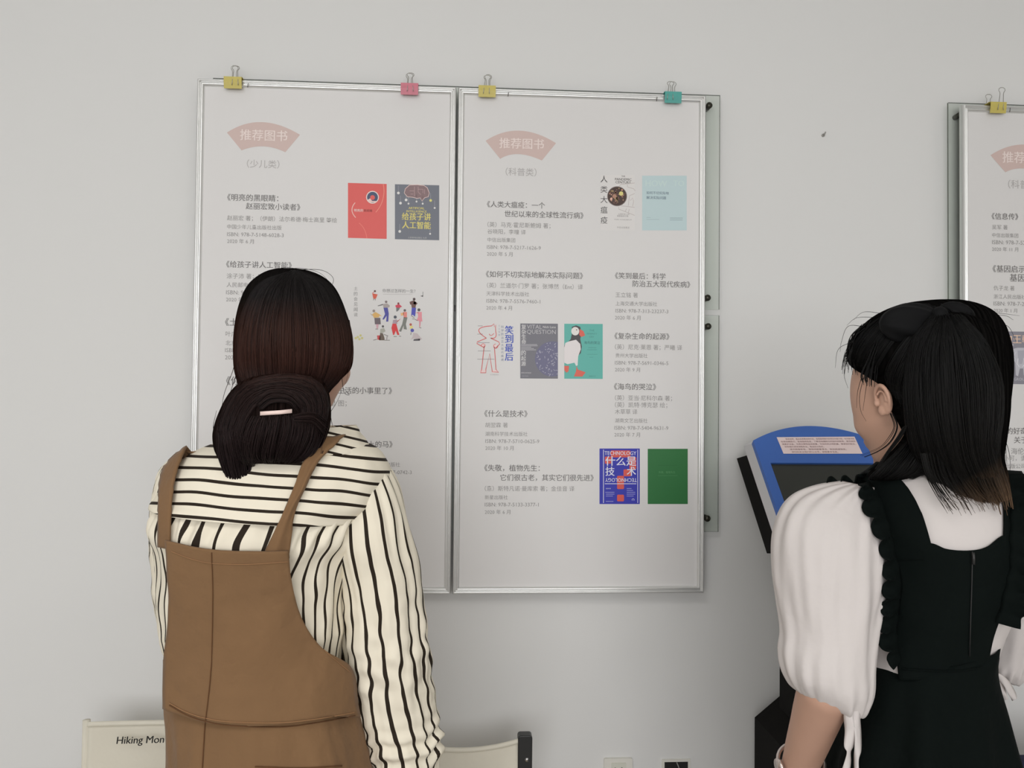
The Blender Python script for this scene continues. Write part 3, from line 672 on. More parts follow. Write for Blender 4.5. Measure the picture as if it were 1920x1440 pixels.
# ------------------------------------------------------------------ old glass notice panels behind the boards
M_pane = glass_sheet('notice_glass', (0.925, 0.945, 0.925, 1)); M_edge = mat('glass_edge', (0.17, 0.19, 0.16, 1), 0.15, 0, .5)
M_bolt = mat('standoff_bolt', (0.085, 0.083, 0.065, 1), 0.35, 0.8)
YG0, YG1 = -0.0255, -0.0200
def glass_panel(x0, x1, zb, zt, bolts, label):
    t = thing('glass_panel', label, 'glass panel', ((x0+x1)/2, YG0, zb), 'clear glass notice panels on the wall')
    mb = MB().box((x0, YG0, zb), (x1, YG1, zt)); mb.m = [1, 1, 0, 1, 0, 1]   # ground edges are darker
    mb.build('pane', [M_pane, M_edge], t, False)
    for bx, bz in bolts:
        b = MB().disc((bx, YG0, bz), (0, -1, 0), .0078, .0025, 18).disc((bx, YG0-.0025, bz), (0, -1, 0), .0055, .0012, 18).disc((bx, YG1, bz), (0, 1, 0), .0068, -YG1-.0005, 18)
        b.build('standoff_bolt', M_bolt, t)
gx1 = at(1349.5, 400, YG0).x; gxa = XL+.03
z1t, z1b = at(1349, 178.5, YG0).z, at(1347, 580.5, YG0).z; z2t, z2b = at(1348, 591.5, YG0).z, at(1347, 997, YG0).z
def bz(px, py): p = at(px, py, YG0); return (p.x, p.z)
b1, b2, b3, b4 = bz(1329.5, 198), bz(1326.5, 558.5), bz(1327.5, 612), bz(1326, 972)
mir = lambda b: (gxa+(gx1-b[0]), b[1])
glass_panel(gxa, gx1, z1b, z1t, [b1, b2, mir(b1), mir(b2)], 'upper clear glass panel showing at the right of the middle poster')
glass_panel(gxa, gx1, z2b, z2t, [b3, b4, mir(b3), mir(b4)], 'lower clear glass panel showing at the right of the middle poster')
hx0 = at(1778.5, 300, YG0).x; hx1 = hx0+(gx1-gxa)
mir2 = lambda b: (hx1-(b[0]-hx0), b[1])
c1, c2 = bz(1802, 214), bz(1803, 567); w1t, w1b = at(1779, 192, YG0).z, at(1779, 588, YG0).z
glass_panel(hx0, hx1, w1b, w1t, [c1, c2, mir2(c1), mir2(c2)], 'upper clear glass panel behind the poster at the right edge')
d1, d2 = (c1[0], w1b-.03), (c1[0], w1b-.48)
glass_panel(hx0, hx1, w1b-.53, w1b-.012, [d1, d2, mir2(d1), mir2(d2)], 'lower clear glass panel behind the poster at the right edge')

# ------------------------------------------------------------------ small things on the wall
p = at(1543, 254, 0); t = thing('wall_hook', 'small grey hook on the bare wall between the posters', 'hook', (p.x, 0, p.z))
MB().disc((p.x, 0, p.z), (0, -1, 0), .004, .003, 12).tube([(p.x, -.003, p.z), (p.x, -.010, p.z+.001), (p.x+.001, -.013, p.z+.005)], .0018, 8).build('hook_body', mat('hook_grey', (.40, .39, .36, 1), .5), t)
M_dark = mat('black_plastic', (0.018, 0.018, 0.018, 1), 0.35)
def rounded_plate(x0, x1, z0, z1, y0, y1, r=.004):
    poly = []
    for cx, cz, a0 in ((x1-r, z1-r, 0), (x0+r, z1-r, 90), (x0+r, z0+r, 180), (x1-r, z0+r, 270)):
        poly += [(cx+r*math.cos(math.radians(a0+i*22.5)), y0, cz+r*math.sin(math.radians(a0+i*22.5))) for i in range(5)]
    return MB().prism(poly, (0, y1-y0, 0))
a, b = at(1133, 1423, -.008), at(1186, 1423, -.008); s_ = b.x-a.x
t = thing('wall_socket', 'white wall socket at the bottom edge, below the middle poster', 'socket', ((a.x+b.x)/2, 0, a.z-s_), 'electrical points low on the wall')
rounded_plate(a.x, b.x, a.z-s_, a.z, 0, -.008).build('faceplate', M_white, t, False)
ins = rounded_plate(a.x+s_*.25, b.x-s_*.23, a.z-s_*.84, a.z-s_*.14, -.008, -.010, .002).build('socket_insert', mat('socket_white', rgb(196, 196, 184), .35), t, False)
sl = MB(); xm = (a.x+b.x)/2
for dx, dz, ang in ((-.007, .012, 25), (.007, .012, -25), (0, .022, 90), (-.006, .034, 90), (.006, .034, 90)):
    ca, sa = math.cos(math.radians(ang)), math.sin(math.radians(ang)); c = (xm+dx, a.z-.012-dz)
    q = [(c[0]+x*ca-z*sa, -.0102, c[1]+x*sa+z*ca) for x, z in ((-.0012, -.004), (.0012, -.004), (.0012, .004), (-.0012, .004))]
    sl.prism(q, (0, .0006, 0))
sl.build('socket_slots', M_dark, t, False)
a, b = at(1246, 1429, -.004), at(1290, 1429, -.004); s_ = b.x-a.x
t = thing('wall_socket', 'square black wall box at the bottom edge, right of the white socket', 'socket', ((a.x+b.x)/2, 0, a.z-s_), 'electrical points low on the wall')
e_ = .006
fr = MB()
for q in (((a.x-e_, -.004, a.z-s_-e_), (a.x, 0, a.z+e_)), ((b.x, -.004, a.z-s_-e_), (b.x+e_, 0, a.z+e_)), ((a.x, -.004, a.z), (b.x, 0, a.z+e_)), ((a.x, -.004, a.z-s_-e_), (b.x, 0, a.z-s_))): fr.box(*q)
fr.build('surround', M_white, t, False)
box_obj('socket_box', (a.x, -.0035, a.z-s_), (b.x, 0, a.z), M_dark, t)
MB().tube([(a.x+.03, -.004, a.z-.001), (a.x+.034, -.012, a.z-.012), (a.x+.042, -.004, a.z-.018)], .0014, 8).build('wire', mat('cable_grey', (.3, .3, .28, 1), .5), t)

# ------------------------------------------------------------------ folding canvas chairs below the posters
M_canvas = mat('canvas', rgb(203, 198, 184), .85, 0, .15, bump=(9, .35, .02), var=(8, .04))
M_wood = mat('beech_wood', rgb(176, 156, 118), .5, 0, .3, bump=(40, .1, .002), var=(25, .12))
M_bolt2 = mat('steel_bolt', (.6, .6, .6, 1), .25, 1)
M_print = mat('black_print', (.02, .018, .016, 1), .7)
def canvas_chair(x0, x1, ztop, yb, label, left_cap, right_cap, sag, dep=.26):
    """low folding chair with a sling back; its back stands towards the wall"""
    t = thing('folding_chair', label, 'chair', ((x0+x1)/2, yb, 0), 'canvas folding chairs under the posters')
    w = x1-x0; N, K = 26, 14; H = .20; P = []
    for i in range(K+1):
        r = []
        for j in range(N+1):
            s = j/N; u = i/K; d = 4*s*(1-s)
            z = ztop-.012-H*u-sag*d*(1-u)**1.5-sag*.1*d*u
            y = yb-.02+.035*d*(.4+.6*u)+.006*math.sin(s*9+u*5)*u
            r.append(Vector((x0+.006+(w-.012)*s, y-.015*u, z)))
        P.append(r)
    v, f = grid_mesh(P); o = mk('backrest', v, f, M_canvas, t); add_mod(o, 'SOLIDIFY', thickness=.003); 
    hem = MB().tube([q+Vector((0, -.001, 0)) for q in P[0]], .0055, 8); hem.build('hem', M_canvas, o)
    for x, cap in ((x0, left_cap), (x1, right_cap)):
        sg = -1 if x == x0 else 1
        MB().tube([(x-sg*.004, yb-.012, ztop-.075), (x-sg*.004, yb-.03, ztop-.42)], .0075 if cap else .0065, 10).build('back_post', M_wood, t)
        if cap:
            mb = rounded_plate(x-.0155, x+.0155, ztop-.076, ztop, yb-.03, yb-.004, .006)
            cp = mb.build('end_cap', M_dark, t, False); add_mod(cp, 'BEVEL', width=.002, segments=2)
            MB().disc((x+.004, yb-.03, ztop-.051), (0, -1, 0), .0045, .002, 14).build('bolt', M_bolt2, cp)
        else:
            MB().tube([(x, yb-.013, ztop-.006), (x-sg*.001, yb-.016, ztop-.10), (x, yb-.02, ztop-.2)], .008, 10).build('canvas_sleeve', M_canvas, t)
        # side frame: armrest, legs
        MB().box((x-.02, yb-dep, ztop-.19), (x+.02, yb-.04, ztop-.172)).build('armrest', M_wood, t, False)
        MB().tube([(x, yb-dep+.04, ztop-.19), (x-sg*.02, yb-.06, 0.0)], .011, 10).build('leg', M_wood, t)
        MB().tube([(x-sg*.022, yb-.06, ztop-.19), (x-sg*.03, yb-dep+.04, 0.0)], .011, 10).build('leg', M_wood, t)
    P = [[Vector((x0+.02+(w-.04)*j/12, yb-.05-(dep-.07)*i/10, ztop-.36-.04*math.sin(math.pi*i/10)-.01*math.sin(math.pi*j/12))) for j in range(13)] for i in range(11)]
    v, f = grid_mesh(P); o2 = mk('seat', v, f, M_canvas, t); add_mod(o2, 'SOLIDIFY', thickness=.004)
    for y in (yb-.05, yb-dep+.02): MB().tube([(x0, y, ztop-.36), (x1, y, ztop-.36)], .010, 8).build('crossbar', M_wood, t)
    return t, o
YCH = -0.16
pl, pr_ = at(168, 1340, YCH), at(436, 1338, YCH)
CH1, BK1 = canvas_chair(pl.x, pr_.x, pl.z, YCH, 'cream canvas chair with lettering on its back, left of the striped-shirt woman', False, False, .004)
_tc2 = bpy.data.curves.new('t2', 'FONT'); _to2 = bpy.data.objects.new('t2', _tc2); COL.objects.link(_to2); _tc2.shear = .12; _tc2.body = 'Hiking Mon'
bpy.context.view_layer.update(); _ev = _to2.evaluated_get(bpy.context.evaluated_depsgraph_get()); _m = _ev.to_mesh()
_gv = [(q.co.x, q.co.y) for q in _m.vertices]; _gf = [list(q.vertices) for q in _m.polygons]; _ev.to_mesh_clear(); bpy.data.objects.remove(_to2)
a, b = at(219, 1394, YCH-.03), at(308, 1392, YCH-.03); gx0, gx1_ = min(q[0] for q in _gv), max(q[0] for q in _gv); k = (b.x-a.x)/(gx1_-gx0)
_n = len(_gv); _gv = _gv+[(x_+.035, y_+.012) for x_, y_ in _gv]; _gf = _gf+[[i_+_n for i_ in q_] for q_ in _gf]
mk('printed_lettering', [(a.x+(q[0]-gx0)*k, YCH-.0325-(.00006 if i_ >= _n else 0), a.z+q[1]*k*1.02+(q[0]-gx0)*k*.01) for i_, q in enumerate(_gv)], _gf, M_print, BK1, False, label='black bold lettering')
pr_ = at(983, 1369, YCH); pl = at(752, 1373, YCH)
CH2, BK2 = canvas_chair(pl.x, pr_.x, pr_.z, YCH, 'cream canvas chair with a black end cap, right of the striped-shirt woman', True, True, .026)
# navy padded chair, only the corner of its back in view
a = at(1890, 1424, -.30); t = thing('padded_chair', 'dark navy padded chair back at the bottom right corner', 'chair', (a.x+.2, -.3, 0))
M_navy = mat('navy_fabric', rgb(40, 42, 62), .8, 0, .2, bump=(200, .2, .001))
cb = rounded_plate(a.x, a.x+.42, a.z-.36, a.z, -.32, -.27, .03).build('backrest', M_navy, t, False); add_mod(cb, 'BEVEL', width=.012, segments=3)
cs = rounded_plate(a.x, a.x+.42, .43, .48, -.72, -.30, .02).build('seat', M_navy, t, False)
for x in (a.x+.03, a.x+.39):
    for y in (-.30, -.68): MB().tube([(x, y, .43), (x, y, 0)], .012, 10).build('leg', M_dark, t)
    MB().tube([(x, -.30, .46), (x, -.295, a.z-.3)], .012, 10).build('back_post', M_dark, t)

# ------------------------------------------------------------------ touch-screen kiosk
M_blue = mat('kiosk_blue', rgb(58, 96, 168), .35, 0, .4); M_kw = mat('kiosk_white', rgb(198, 196, 198), .45); M_kd = mat('kiosk_charcoal', (.0105, .0097, .009, 1), .7, 0, .06)
M_scr = mat('dark_screen', (.035, .037, .032, 1), .22, 0, .4); M_lab = mat('label_paper', rgb(218, 200, 198), .6)
Yk = -.150; k0 = at(1412, 826, Yk); kr = at(1650, 826, Yk); KW = kr.x-k0.x; SL = Vector((0, -.7071, -.7071)); NR = Vector((0, -.7071, .7071))
kc = Vector(((k0.x+kr.x)/2, 0, 0))
kt = thing('information_kiosk', 'blue and white touch-screen kiosk on a dark stand against the wall', 'kiosk', (kc.x, -.2, 0))
def kp(u, s, n=0.0):
    """point on the sloping face: u from the left edge, s down the slope, n above it"""
    return Vector((k0.x+u, k0.y, k0.z))+SL*s+NR*n
SLEN = .30; sx0, sy0, sx1, sy1 = .022, .066, KW-.022, .27
arcp = [kp(KW*i/24, -.047*(1-(2*i/24-1)**2)) for i in range(25)]
outer = [kp(0, SLEN)]+arcp+[kp(KW, SLEN)]
bz_ = MB()
def ringquad(h):
    vo = [kp(0, SLEN, h), kp(0, sy1, h), kp(0, sy0, h)]+[p+NR*h for p in arcp]+[kp(KW, sy0, h), kp(KW, sy1, h), kp(KW, SLEN, h)]
    return vo
top = ringquad(0); n = len(top); inn = [kp(sx0, sy0), kp(sx1, sy0), kp(sx1, sy1), kp(sx0, sy1)]
V = top+inn+[p-NR*.006 for p in inn]+[p-NR*.012 for p in top]
Fc = [list(range(2, n-2))+[n+1, n], [1, 2, n, n+3], [n-3, n-2, n+2, n+1], [0, 1, n+3, n+2, n-2, n-1]]
Fc += [(n+i, n+(i+1) % 4, n+4+(i+1) % 4, n+4+i) for i in range(4)]
Fc += [(i, (i+1) % n, n+8+(i+1) % n, n+8+i) for i in range(n)]
bm = bmesh.new(); bvs = [bm.verts.new(p) for p in V]; 
for q in Fc: bm.faces.new([bvs[i] for i in q])
bmesh.ops.recalc_face_normals(bm, faces=bm.faces); bm.verts.index_update()
mk('bezel', [q.co.copy() for q in bm.verts], [[q.index for q in fc.verts] for fc in bm.faces], M_blue, kt, False); bm.free()
MB().add([p-NR*.005 for p in inn], [(0, 1, 2, 3)]).build('screen', M_scr, kt, False)
back = Vector((0, .052, -.007))
hs = [p-NR*.012 for p in outer]
MB().prism([Vector((p.x, p.y, p.z)) for p in hs], back).build('side_shell', M_kw, kt, False)
ds = [kp(.004, SLEN)]+[kp(.004, .028)]+[kp(KW-.004, .028), kp(KW-.004, SLEN)]
MB().prism([p-NR*.012+back for p in ds], Vector((0, min(.078, -.012-(ds[1]-NR*.012+back).y), -.014))).build('rear_housing', M_kd, kt, False)
cl = at(1462, 1200, -.12); cx0, cx1 = cl.x, 2*kc.x-cl.x
zc1 = at(1462, 1085, -.12).z; tb_ = at(1462, 1305, -.06); zc0 = tb_.z
bl_ = at(1415, 1345, -.06); zb1, bx0 = bl_.z, bl_.x; bx1 = 2*kc.x-bx0; tx0, tx1 = tb_.x, 2*kc.x-tb_.x
MB().prism([(cx0, -.28, zc0-.004), (cx1, -.28, zc0-.004), (cx1, -.28, zc1+.06), (cx0, -.28, zc1+.06)], (0, .16, 0)).build('column', M_kd, kt, False)
MB().prism([(tx0, -.28, zc0), (bx0, -.28, zb1), (bx0, -.28, 0), (bx1, -.28, 0), (bx1, -.28, zb1), (tx1, -.28, zc0)], (0, .22, 0)).build('base_cabinet', M_kd, kt, False)
lb = [(1456, 820), (1602, 819), (1617, 851), (1469, 851)]
def onface(px, py):
    d = ray(px, py); return CAM+d*((k0-CAM).dot(NR)/d.dot(NR))
q = [onface(*c) for c in lb]; pn = MB().add([p+NR*.0006 for p in q], [(3, 2, 1, 0)])
lab = pn.build('paper_label', M_lab, kt, False)
tm = MB(); rows_ = ['使用说明：请点击屏幕选择栏目，查看推荐图书目录及内容介绍，也可按书名', '检索馆藏图书，查询借阅信息，了解活动通知与开放时间安排，首页返回', '请爱护设备，勿用尖硬物品划屏幕，勿长时间占用机器，谢谢您的配合，', '如有疑问请咨询服务台，电话见公告栏。', '请勿随意断电，请保持屏幕清洁，祝您阅读愉快。', '请扫码关注我们的公众号，获取更多信息。']
_tc3 = bpy.data.curves.new('t3', 'FONT'); _to3 = bpy.data.objects.new('t3', _tc3); COL.objects.link(_to3)
for i, (bd, u0, u1) in enumerate(zip(rows_, (.10, .03, .03, .05, .10, .11), (.98, .98, .97, .55, .82, .70))):
    _tc3.body = bd; bpy.context.view_layer.update(); _ev = _to3.evaluated_get(bpy.context.evaluated_depsgraph_get()); _m = _ev.to_mesh()
    gv = [(z.co.x, z.co.y) for z in _m.vertices]; gf = [list(z.vertices) for z in _m.polygons]; _ev.to_mesh_clear()
    w0, w1 = min(z[0] for z in gv), max(z[0] for z in gv); vv = []
    for gx, gy in gv:
        u = u0+(u1-u0)*(gx-w0)/(w1-w0); s = (.16+.155*i-(gy-.36)*.105)-.03
        a_ = q[0].lerp(q[1], u); b_ = q[3].lerp(q[2], u); vv.append(a_.lerp(b_, s)+NR*.0011)
    tm.add(vv, gf)
bpy.data.objects.remove(_to3)
tm.build('printed_lines', mat('label_ink', rgb(140, 112, 112), .7), lab, False)

# ------------------------------------------------------------------ people: shared builders
M_skin = mat('skin', (0.60, 0.36, 0.262, 1), .5, 0, .35, var=(18, .06))
def rotz(a): return Matrix.Rotation(a, 3, 'Z')
def head_shapes(mb, c, yaw, pitch, s=1.0):
    """skull, face, jaw, nose, brow, lips, eyelids; face towards +y before turning"""
    R = rotz(yaw) @ Matrix.Rotation(pitch, 3, 'X')
    P = lambda x, y, z: Vector(c)+R @ (Vector((x, y, z))*s)
    E_ = lambda q, r: mb.ellipsoid(P(*q), [k*s for k in r], R, 28, 18)
    E_((0, -.018, .028), (.074, .093, .086)); E_((0, .035, -.028), (.064, .060, .078)); E_((0, .040, -.074), (.047, .046, .036))
    E_((0, .072, -.098), (.018, .018, .015)); E_((0, .072, .018), (.054, .024, .016))
    for sg in (-1, 1):
        E_((sg*.038, .062, -.032), (.027, .026, .028)); E_((sg*.031, .080, .000), (.014, .010, .009)); E_((sg*.010, .098, -.032), (.008, .009, .007))
    mb.capsule(P(0, .090, .008), P(0, .106, -.027), .007*s, .011*s, 12)
    E_((0, .090, -.058), (.021, .010, .006)); E_((0, .089, -.068), (.018, .010, .006))
    return P, R
def ear(mb, P0, R, side, s=1.0, k=1.0):
    P = lambda x, y, z: P0(side*(.074+(abs(x)-.074)*k), -.008+(y+.008)*k, -.004+(z+.004)*k)
    """outer ear: bowl, rolled rim, inner ridge, small front flap and lobe"""
    mb.ellipsoid(P(side*.073, -.010, -.008), (.007*s, .013*s, .021*s), R @ Matrix.Rotation(side*.35, 3, 'Z'), 16, 12)
    rim = []
    for i in range(22):
        w = math.radians(-20+i*245/21)
        rim.append(P(side*(.079+.005*math.sin(w)-.004*math.cos(w)), -.008+.0145*math.cos(w), -.003+.0225*math.sin(w)))
    mb.tube(rim, [.0022+.0013*math.sin(math.pi*i/21) for i in range(22)], 10)
    inner = [P(side*.083, -.008+.008*math.cos(w), -.004+.014*math.sin(w)) for w in [math.radians(30+i*12) for i in range(15)]]
    mb.tube(inner, .0019, 8)
    mb.ellipsoid(P(side*.076, .006, -.009), (.0035, .004, .006), R, 10, 8)
    mb.ellipsoid(P(side*.0765, -.004, -.022), (.0045, .0065, .009), R, 12, 10)
def ears(mb, PR, s, k):
    """fine fused ears added to a head"""
    for P, R, side in PR:
        e = MB(); ear(e, P, R, side, s, k); v, f = remesh(e, .0013, 7); mb.add(v, f)
def hand(mb, wrist, d, palm_n, s=1.0):
    """relaxed hand: palm, four bent fingers of different lengths, thumb from the side of the palm"""
    d = Vector(d).normalized(); n = Vector(palm_n); n = (n-d*n.dot(d)).normalized(); a = d.cross(n)
    w = Vector(wrist); R = Matrix((a, d, n)).transposed()
    mb.ellipsoid(w+d*.045*s, (.038*s, .052*s, .016*s), R, 18, 12)
    mb.capsule(w-d*.01, w+d*.03*s, .024*s, .026*s, 14)
    for k, (o, L) in enumerate(((-.027, .062), (-.009, .072), (.010, .067), (.027, .052))):
        p = w+d*.082*s+a*o*s; r = .0085*s
        q1 = p+(d*.94+n*.30)*L*.45*s; q2 = q1+(d*.70+n*.70)*L*.32*s; q3 = q2+(d*.40+n*.90)*L*.25*s
        mb.capsule(p-d*.02, q1, r*1.05, r); mb.capsule(q1, q2, r, r*.93); mb.capsule(q2, q3, r*.93, r*.8)
    t0 = w+d*.03*s-a*.028*s; t1 = t0+(d*.62-a*.5+n*.55)*.034*s; t2 = t1+(d*.88-a*.05+n*.4)*.028*s
    mb.capsule(t0, t1, .012*s, .0105*s); mb.capsule(t1, t2, .0105*s, .0085*s)
def legs(mb, c, hipz, yaw, spread=.085):
    R = rotz(yaw)
    for sg in (-1, 1):
        h = Vector((c.x, c.y, 0))+R @ Vector((sg*spread, 0, 0)); 
        mb.capsule(h+Vector((0, 0, hipz)), h+Vector((0, 0, .47))+R @ Vector((0, .01, 0)), .066, .050)
        mb.capsule(h+Vector((0, 0, .47))+R @ Vector((0, .01, 0)), h+Vector((0, 0, .28))+R @ Vector((0, -.01, 0)), .052, .048)
        mb.capsule(h+Vector((0, 0, .28))+R @ Vector((0, -.01, 0)), h+Vector((0, 0, .075)), .048, .034)
        mb.capsule(h+Vector((0, 0, .05))+R @ Vector((0, -.03, 0)), h+Vector((0, 0, .03))+R @ Vector((0, .12, 0)), .034, .024)
def shoes(parent, c, yaw, m):
    R = rotz(yaw)
    for sg in (-1, 1):
        mb = MB(); b = Vector((c.x, c.y, 0))+R @ Vector((sg*.085, 0, 0)); v = []; n = 20; lv = ((0, 1.0), (.018, 1.04), (.04, 1.0), (.062, .8), (.075, .5))
        for z, k in lv:
            for j in range(n):
                w = 2*math.pi*j/n; x, y = .045*math.cos(w)*(1-.12*math.sin(w)), .125*math.sin(w)
                kk = k if z < .05 or y < 0 else k*(.75)
                v.append(b+R @ Vector((x*kk, .04+(y if z < .05 else (y*.55-.045))*k, z)))
        f = [(i*n+j, i*n+(j+1) % n, (i+1)*n+(j+1) % n, (i+1)*n+j) for i in range(len(lv)-1) for j in range(n)]+[list(range(n-1, -1, -1)), list(range((len(lv)-1)*n, len(lv)*n))]
        mb.add(v, f); mb.build('shoe', m, parent)

def shell_uv(v, u=.5, vmin=None, vmax=None):
    z = [p.z for p in v]; lo, hi = vmin if vmin is not None else min(z), vmax if vmax is not None else max(z)
    return [(u+p.x*2.2, min(1, max(0, (hi-p.z)/(hi-lo)))) for p in v]
def add_strands(mb, bvh, Y, left, right, n, zhi, zlo, lift=(.001, .005), rad=(.0005, .0011), jit=.03, seg=16, rnd=None, t0=(0, .06), t1=(.92, 1.0), wob=2.0):
    """hair strands lying on a surface, between two guide lines given in the photo"""
    rnd = rnd or random
    for i in range(n):
        s = rnd.random(); a0 = rnd.uniform(*t0); a1 = rnd.uniform(*t1); lf = rnd.uniform(*lift); ds = rnd.uniform(-jit, jit); ph = rnd.uniform(0, 6.3); u = rnd.random()
        pts = []; r0 = rnd.uniform(*rad)
        for k in range(seg+1):
            t = a0+(a1-a0)*k/seg; a, b = curve_at(left, t), curve_at(right, t); q = min(1, max(0, s+ds*t))
            x = a[0]+(b[0]-a[0])*q+wob*math.sin(ph+t*3); y = a[1]+(b[1]-a[1])*q
            pts.append(drape(bvh, x, y, lf, Y))
        rs = [r0*(.55+.45*math.sin(math.pi*min(1, .12+.88*k/seg)))*(1 if k < seg-1 else .5) for k in range(seg+1)]
        m0 = len(mb.v); mb.tube(pts, rs, 4, 0, False, u)
        for j in range(m0, len(mb.v)): mb.uv[j] = (u, min(1, max(0, (zhi-mb.v[j].z)/(zhi-zlo))))
def free_strand(mb, pts, r, zhi, zlo, u=.4):
    """single loose hair through world points"""
    k = [[i/(len(pts)-1)]+list(p) for i, p in enumerate(pts)]; n = 5*len(pts)
    q = [Vector(hermite(k, i/n)) for i in range(n+1)]; m0 = len(mb.v)
    mb.tube(q, [r*(1-.65*i/n) for i in range(n+1)], 4, 0, False, u)
    for j in range(m0, len(mb.v)): mb.uv[j] = (u, min(1, max(0, (zhi-mb.v[j].z)/(zhi-zlo))))

# ------------------------------------------------------------------ woman in the striped shirt
Y1 = -0.64
rn = random.Random(11)
p1c = at(505, 900, Y1)
P1 = thing('person', 'woman from behind in striped shirt and brown pinafore, dark hair in a bun', 'person', (p1c.x, Y1, 0))
TORSO1 = [  # t, left outline, right outline, depths
    [0, 485, 800, 606, 800, .060, .060, 0], [.05, 440, 822, 655, 822, .070, .065, 0], [.09, 398, 838, 692, 838, .083, .075, 0], [.14, 362, 856, 712, 862, .095, .085, 0],
    [.20, 334, 884, 722, 893, .106, .095, 0], [.28, 316, 925, 708, 940, .114, .105, 0], [.37, 308, 968, 676, 990, .117, .12, 0], [.46, 309, 1020, 652, 1035, .114, .125, 0],
    [.60, 311, 1100, 640, 1105, .106, .115, 0], [.78, 313, 1200, 640, 1200, .099, .10, 0], [.90, 312, 1265, 652, 1265, .103, .10, 0], [1, 310, 1330, 668, 1330, .110, .105, 0]]
tv, tf, _ = loft(TORSO1, Y1, 60, 72, 2.3)
# body (mostly under the clothes), one continuous skin
mb = MB(); v, f, _ = loft(TORSO1, Y1, 40, 40, 2.2, -.016); mb.add(v, f)
hc1 = at(553, 655, Y1+.012)
PH1, RH1 = head_shapes(mb, hc1, math.radians(-24), math.radians(-4), .98)
mb.capsule(hc1+Vector((0, -.02, -.05)), at(546, 835, Y1-.005), .052, .058)
hip1 = at(495, 1470, Y1); mb.ellipsoid(hip1, (.125, .095, .12)); mb.capsule(at(490, 1320, Y1), hip1, .095, .10); legs(mb, at(508, 1400, Y1), .74, 0, .07)
sh, el, wr = at(672, 918, Y1), at(728, 1190, Y1+.015), at(752, 1490, Y1+.05)
mb.capsule(sh, el, .040, .038); mb.capsule(el, wr, .039, .025); hand(mb, wr, (wr-el), (-.7, .7, 0))
sh2, el2, wr2 = at(362, 915, Y1+.02), at(345, 1190, Y1+.07), at(430, 1225, Y1+.25)
mb.capsule(sh2, el2, .038, .032); mb.capsule(el2, wr2, .032, .024); hand(mb, wr2, (wr2-el2), (.3, 0, -.9))
bv, bf = remesh(mb, .0065, 5)
mb2 = MB().add(bv, bf); ears(mb2, [(PH1, RH1, 1), (PH1, RH1, -1)], 1, .95)
mb2.build('body', M_skin, P1)
shoes(P1, at(508, 1400, Y1), 0, mat('tan_shoe', (.25, .17, .11, 1), .5))

# striped shirt
CREAM, BLK = rgb(222, 214, 196, 1.22), rgb(38, 30, 22)
M_strv = striped('shirt_stripes_upright', CREAM, BLK, .22, 0); M_strh = striped('shirt_stripes_across', CREAM, BLK, .25, 1)
PER = 23.0
def seam_y(px): return 966+(px-290)*.075
def foldb(a, t):
    d = max(0, 1-abs(t-.37)/.07); n_ = noise.noise(Vector((a*3, t*9, 1)))
    return .005+.006*d*math.sin(a*34+2*n_)*(.6+.8*n_)+.006*noise.noise(Vector((a*4.5, t*7, 4)))+.007*math.exp(-((t-.41)/.04)**2)*(1+.6*noise.noise(Vector((a*4, 3, 3))))-.032*max(0, t-.74)/.26
v, f, uv = loft([[k[0]]+k[1:] for k in TORSO1 if k[0] >= .28], Y1, 90, 220, 2.3, 0, foldb, cap=False)
uvs = []
for p, (a, t) in zip(v, uv):
    w = noise.noise(Vector((a*5, t*10, 2)))*.30*min(1, max(0, (t-.36)*6+.35))
    g = .12*math.exp(-((t-.42)/.05)**2)*math.sin(a*17+2)
    uvs.append((a*.118*1165/PER+w+g, t))
shirt = mk('shirt', v, f, M_strv, P1, True, uvs); add_mod(shirt, 'SOLIDIFY', thickness=.0015)
# yoke with level stripes, its lower edge lies over the gathers
YK = [k[:] for k in TORSO1 if k[0] <= .28]+[[.335, 307, 938, 682, 962, .117, .12, 0], [.355, 306, 946, 674, 971, .118, .12, 0]]
def foldy(a, t): return .010+.0035*noise.noise(Vector((a*3, t*8, 7)))+.003*max(0, (t-.3)/.07)
v, f, uv = loft(YK, Y1, 60, 160, 2.3, 0, foldy, cap=False)
uvs = []
for p, (a, t) in zip(v, uv):
    d = p-CAM; k = d.dot(FW); px, py = 960+F_PX*d.dot(RT)/k, 720-F_PX*d.dot(UP)/k
    uvs.append((0, (py-.075*(px-290)-12*math.exp(-((px-700)/80)**2)*0)/PER+.12+.25*noise.noise(Vector((px*.012, py*.012, 3)))))
yoke = mk('yoke', v, f, M_strh, shirt, True, uvs); add_mod(yoke, 'SOLIDIFY', thickness=.002)
# right sleeve
SLV = [[0, 640, 884, 688, 843, .045, .045, 0], [.04, 634, 905, 722, 868, .058, .055, 0], [.10, 628, 935, 744, 905, .066, .062, 0], [.18, 626, 975, 759, 950, .068, .064, 0], [.28, 627, 1030, 772, 1010, .066, .064, 0], [.38, 632, 1085, 785, 1070, .064, .062, .01],
       [.48, 640, 1145, 793, 1132, .062, .06, .012], [.58, 645, 1205, 801, 1195, .061, .06, .015], [.68, 649, 1262, 808, 1255, .061, .06, .02], [.78, 659, 1322, 816, 1312, .062, .06, .028], [.87, 673, 1380, 824, 1366, .060, .06, .034], [.93, 684, 1420, 826, 1400, .057, .057, .04], [1, 700, 1470, 816, 1452, .048, .048, .045]]
def folds_(a, t):
    el = math.exp(-((t-.62)/.16)**2); n_ = noise.noise(Vector((a*1.7, t*6, 5)))
    return .006*n_+.007*el*noise.noise(Vector((a*2.2, t*22, 9)))+.005*math.exp(-((t-.9)/.07)**2)*math.sin(t*120+3*n_+a)+.003*noise.noise(Vector((a*6, t*5, 2)))
v, f, uv = loft(SLV, Y1, 130, 120, 2.1, 0, folds_, cap=False)
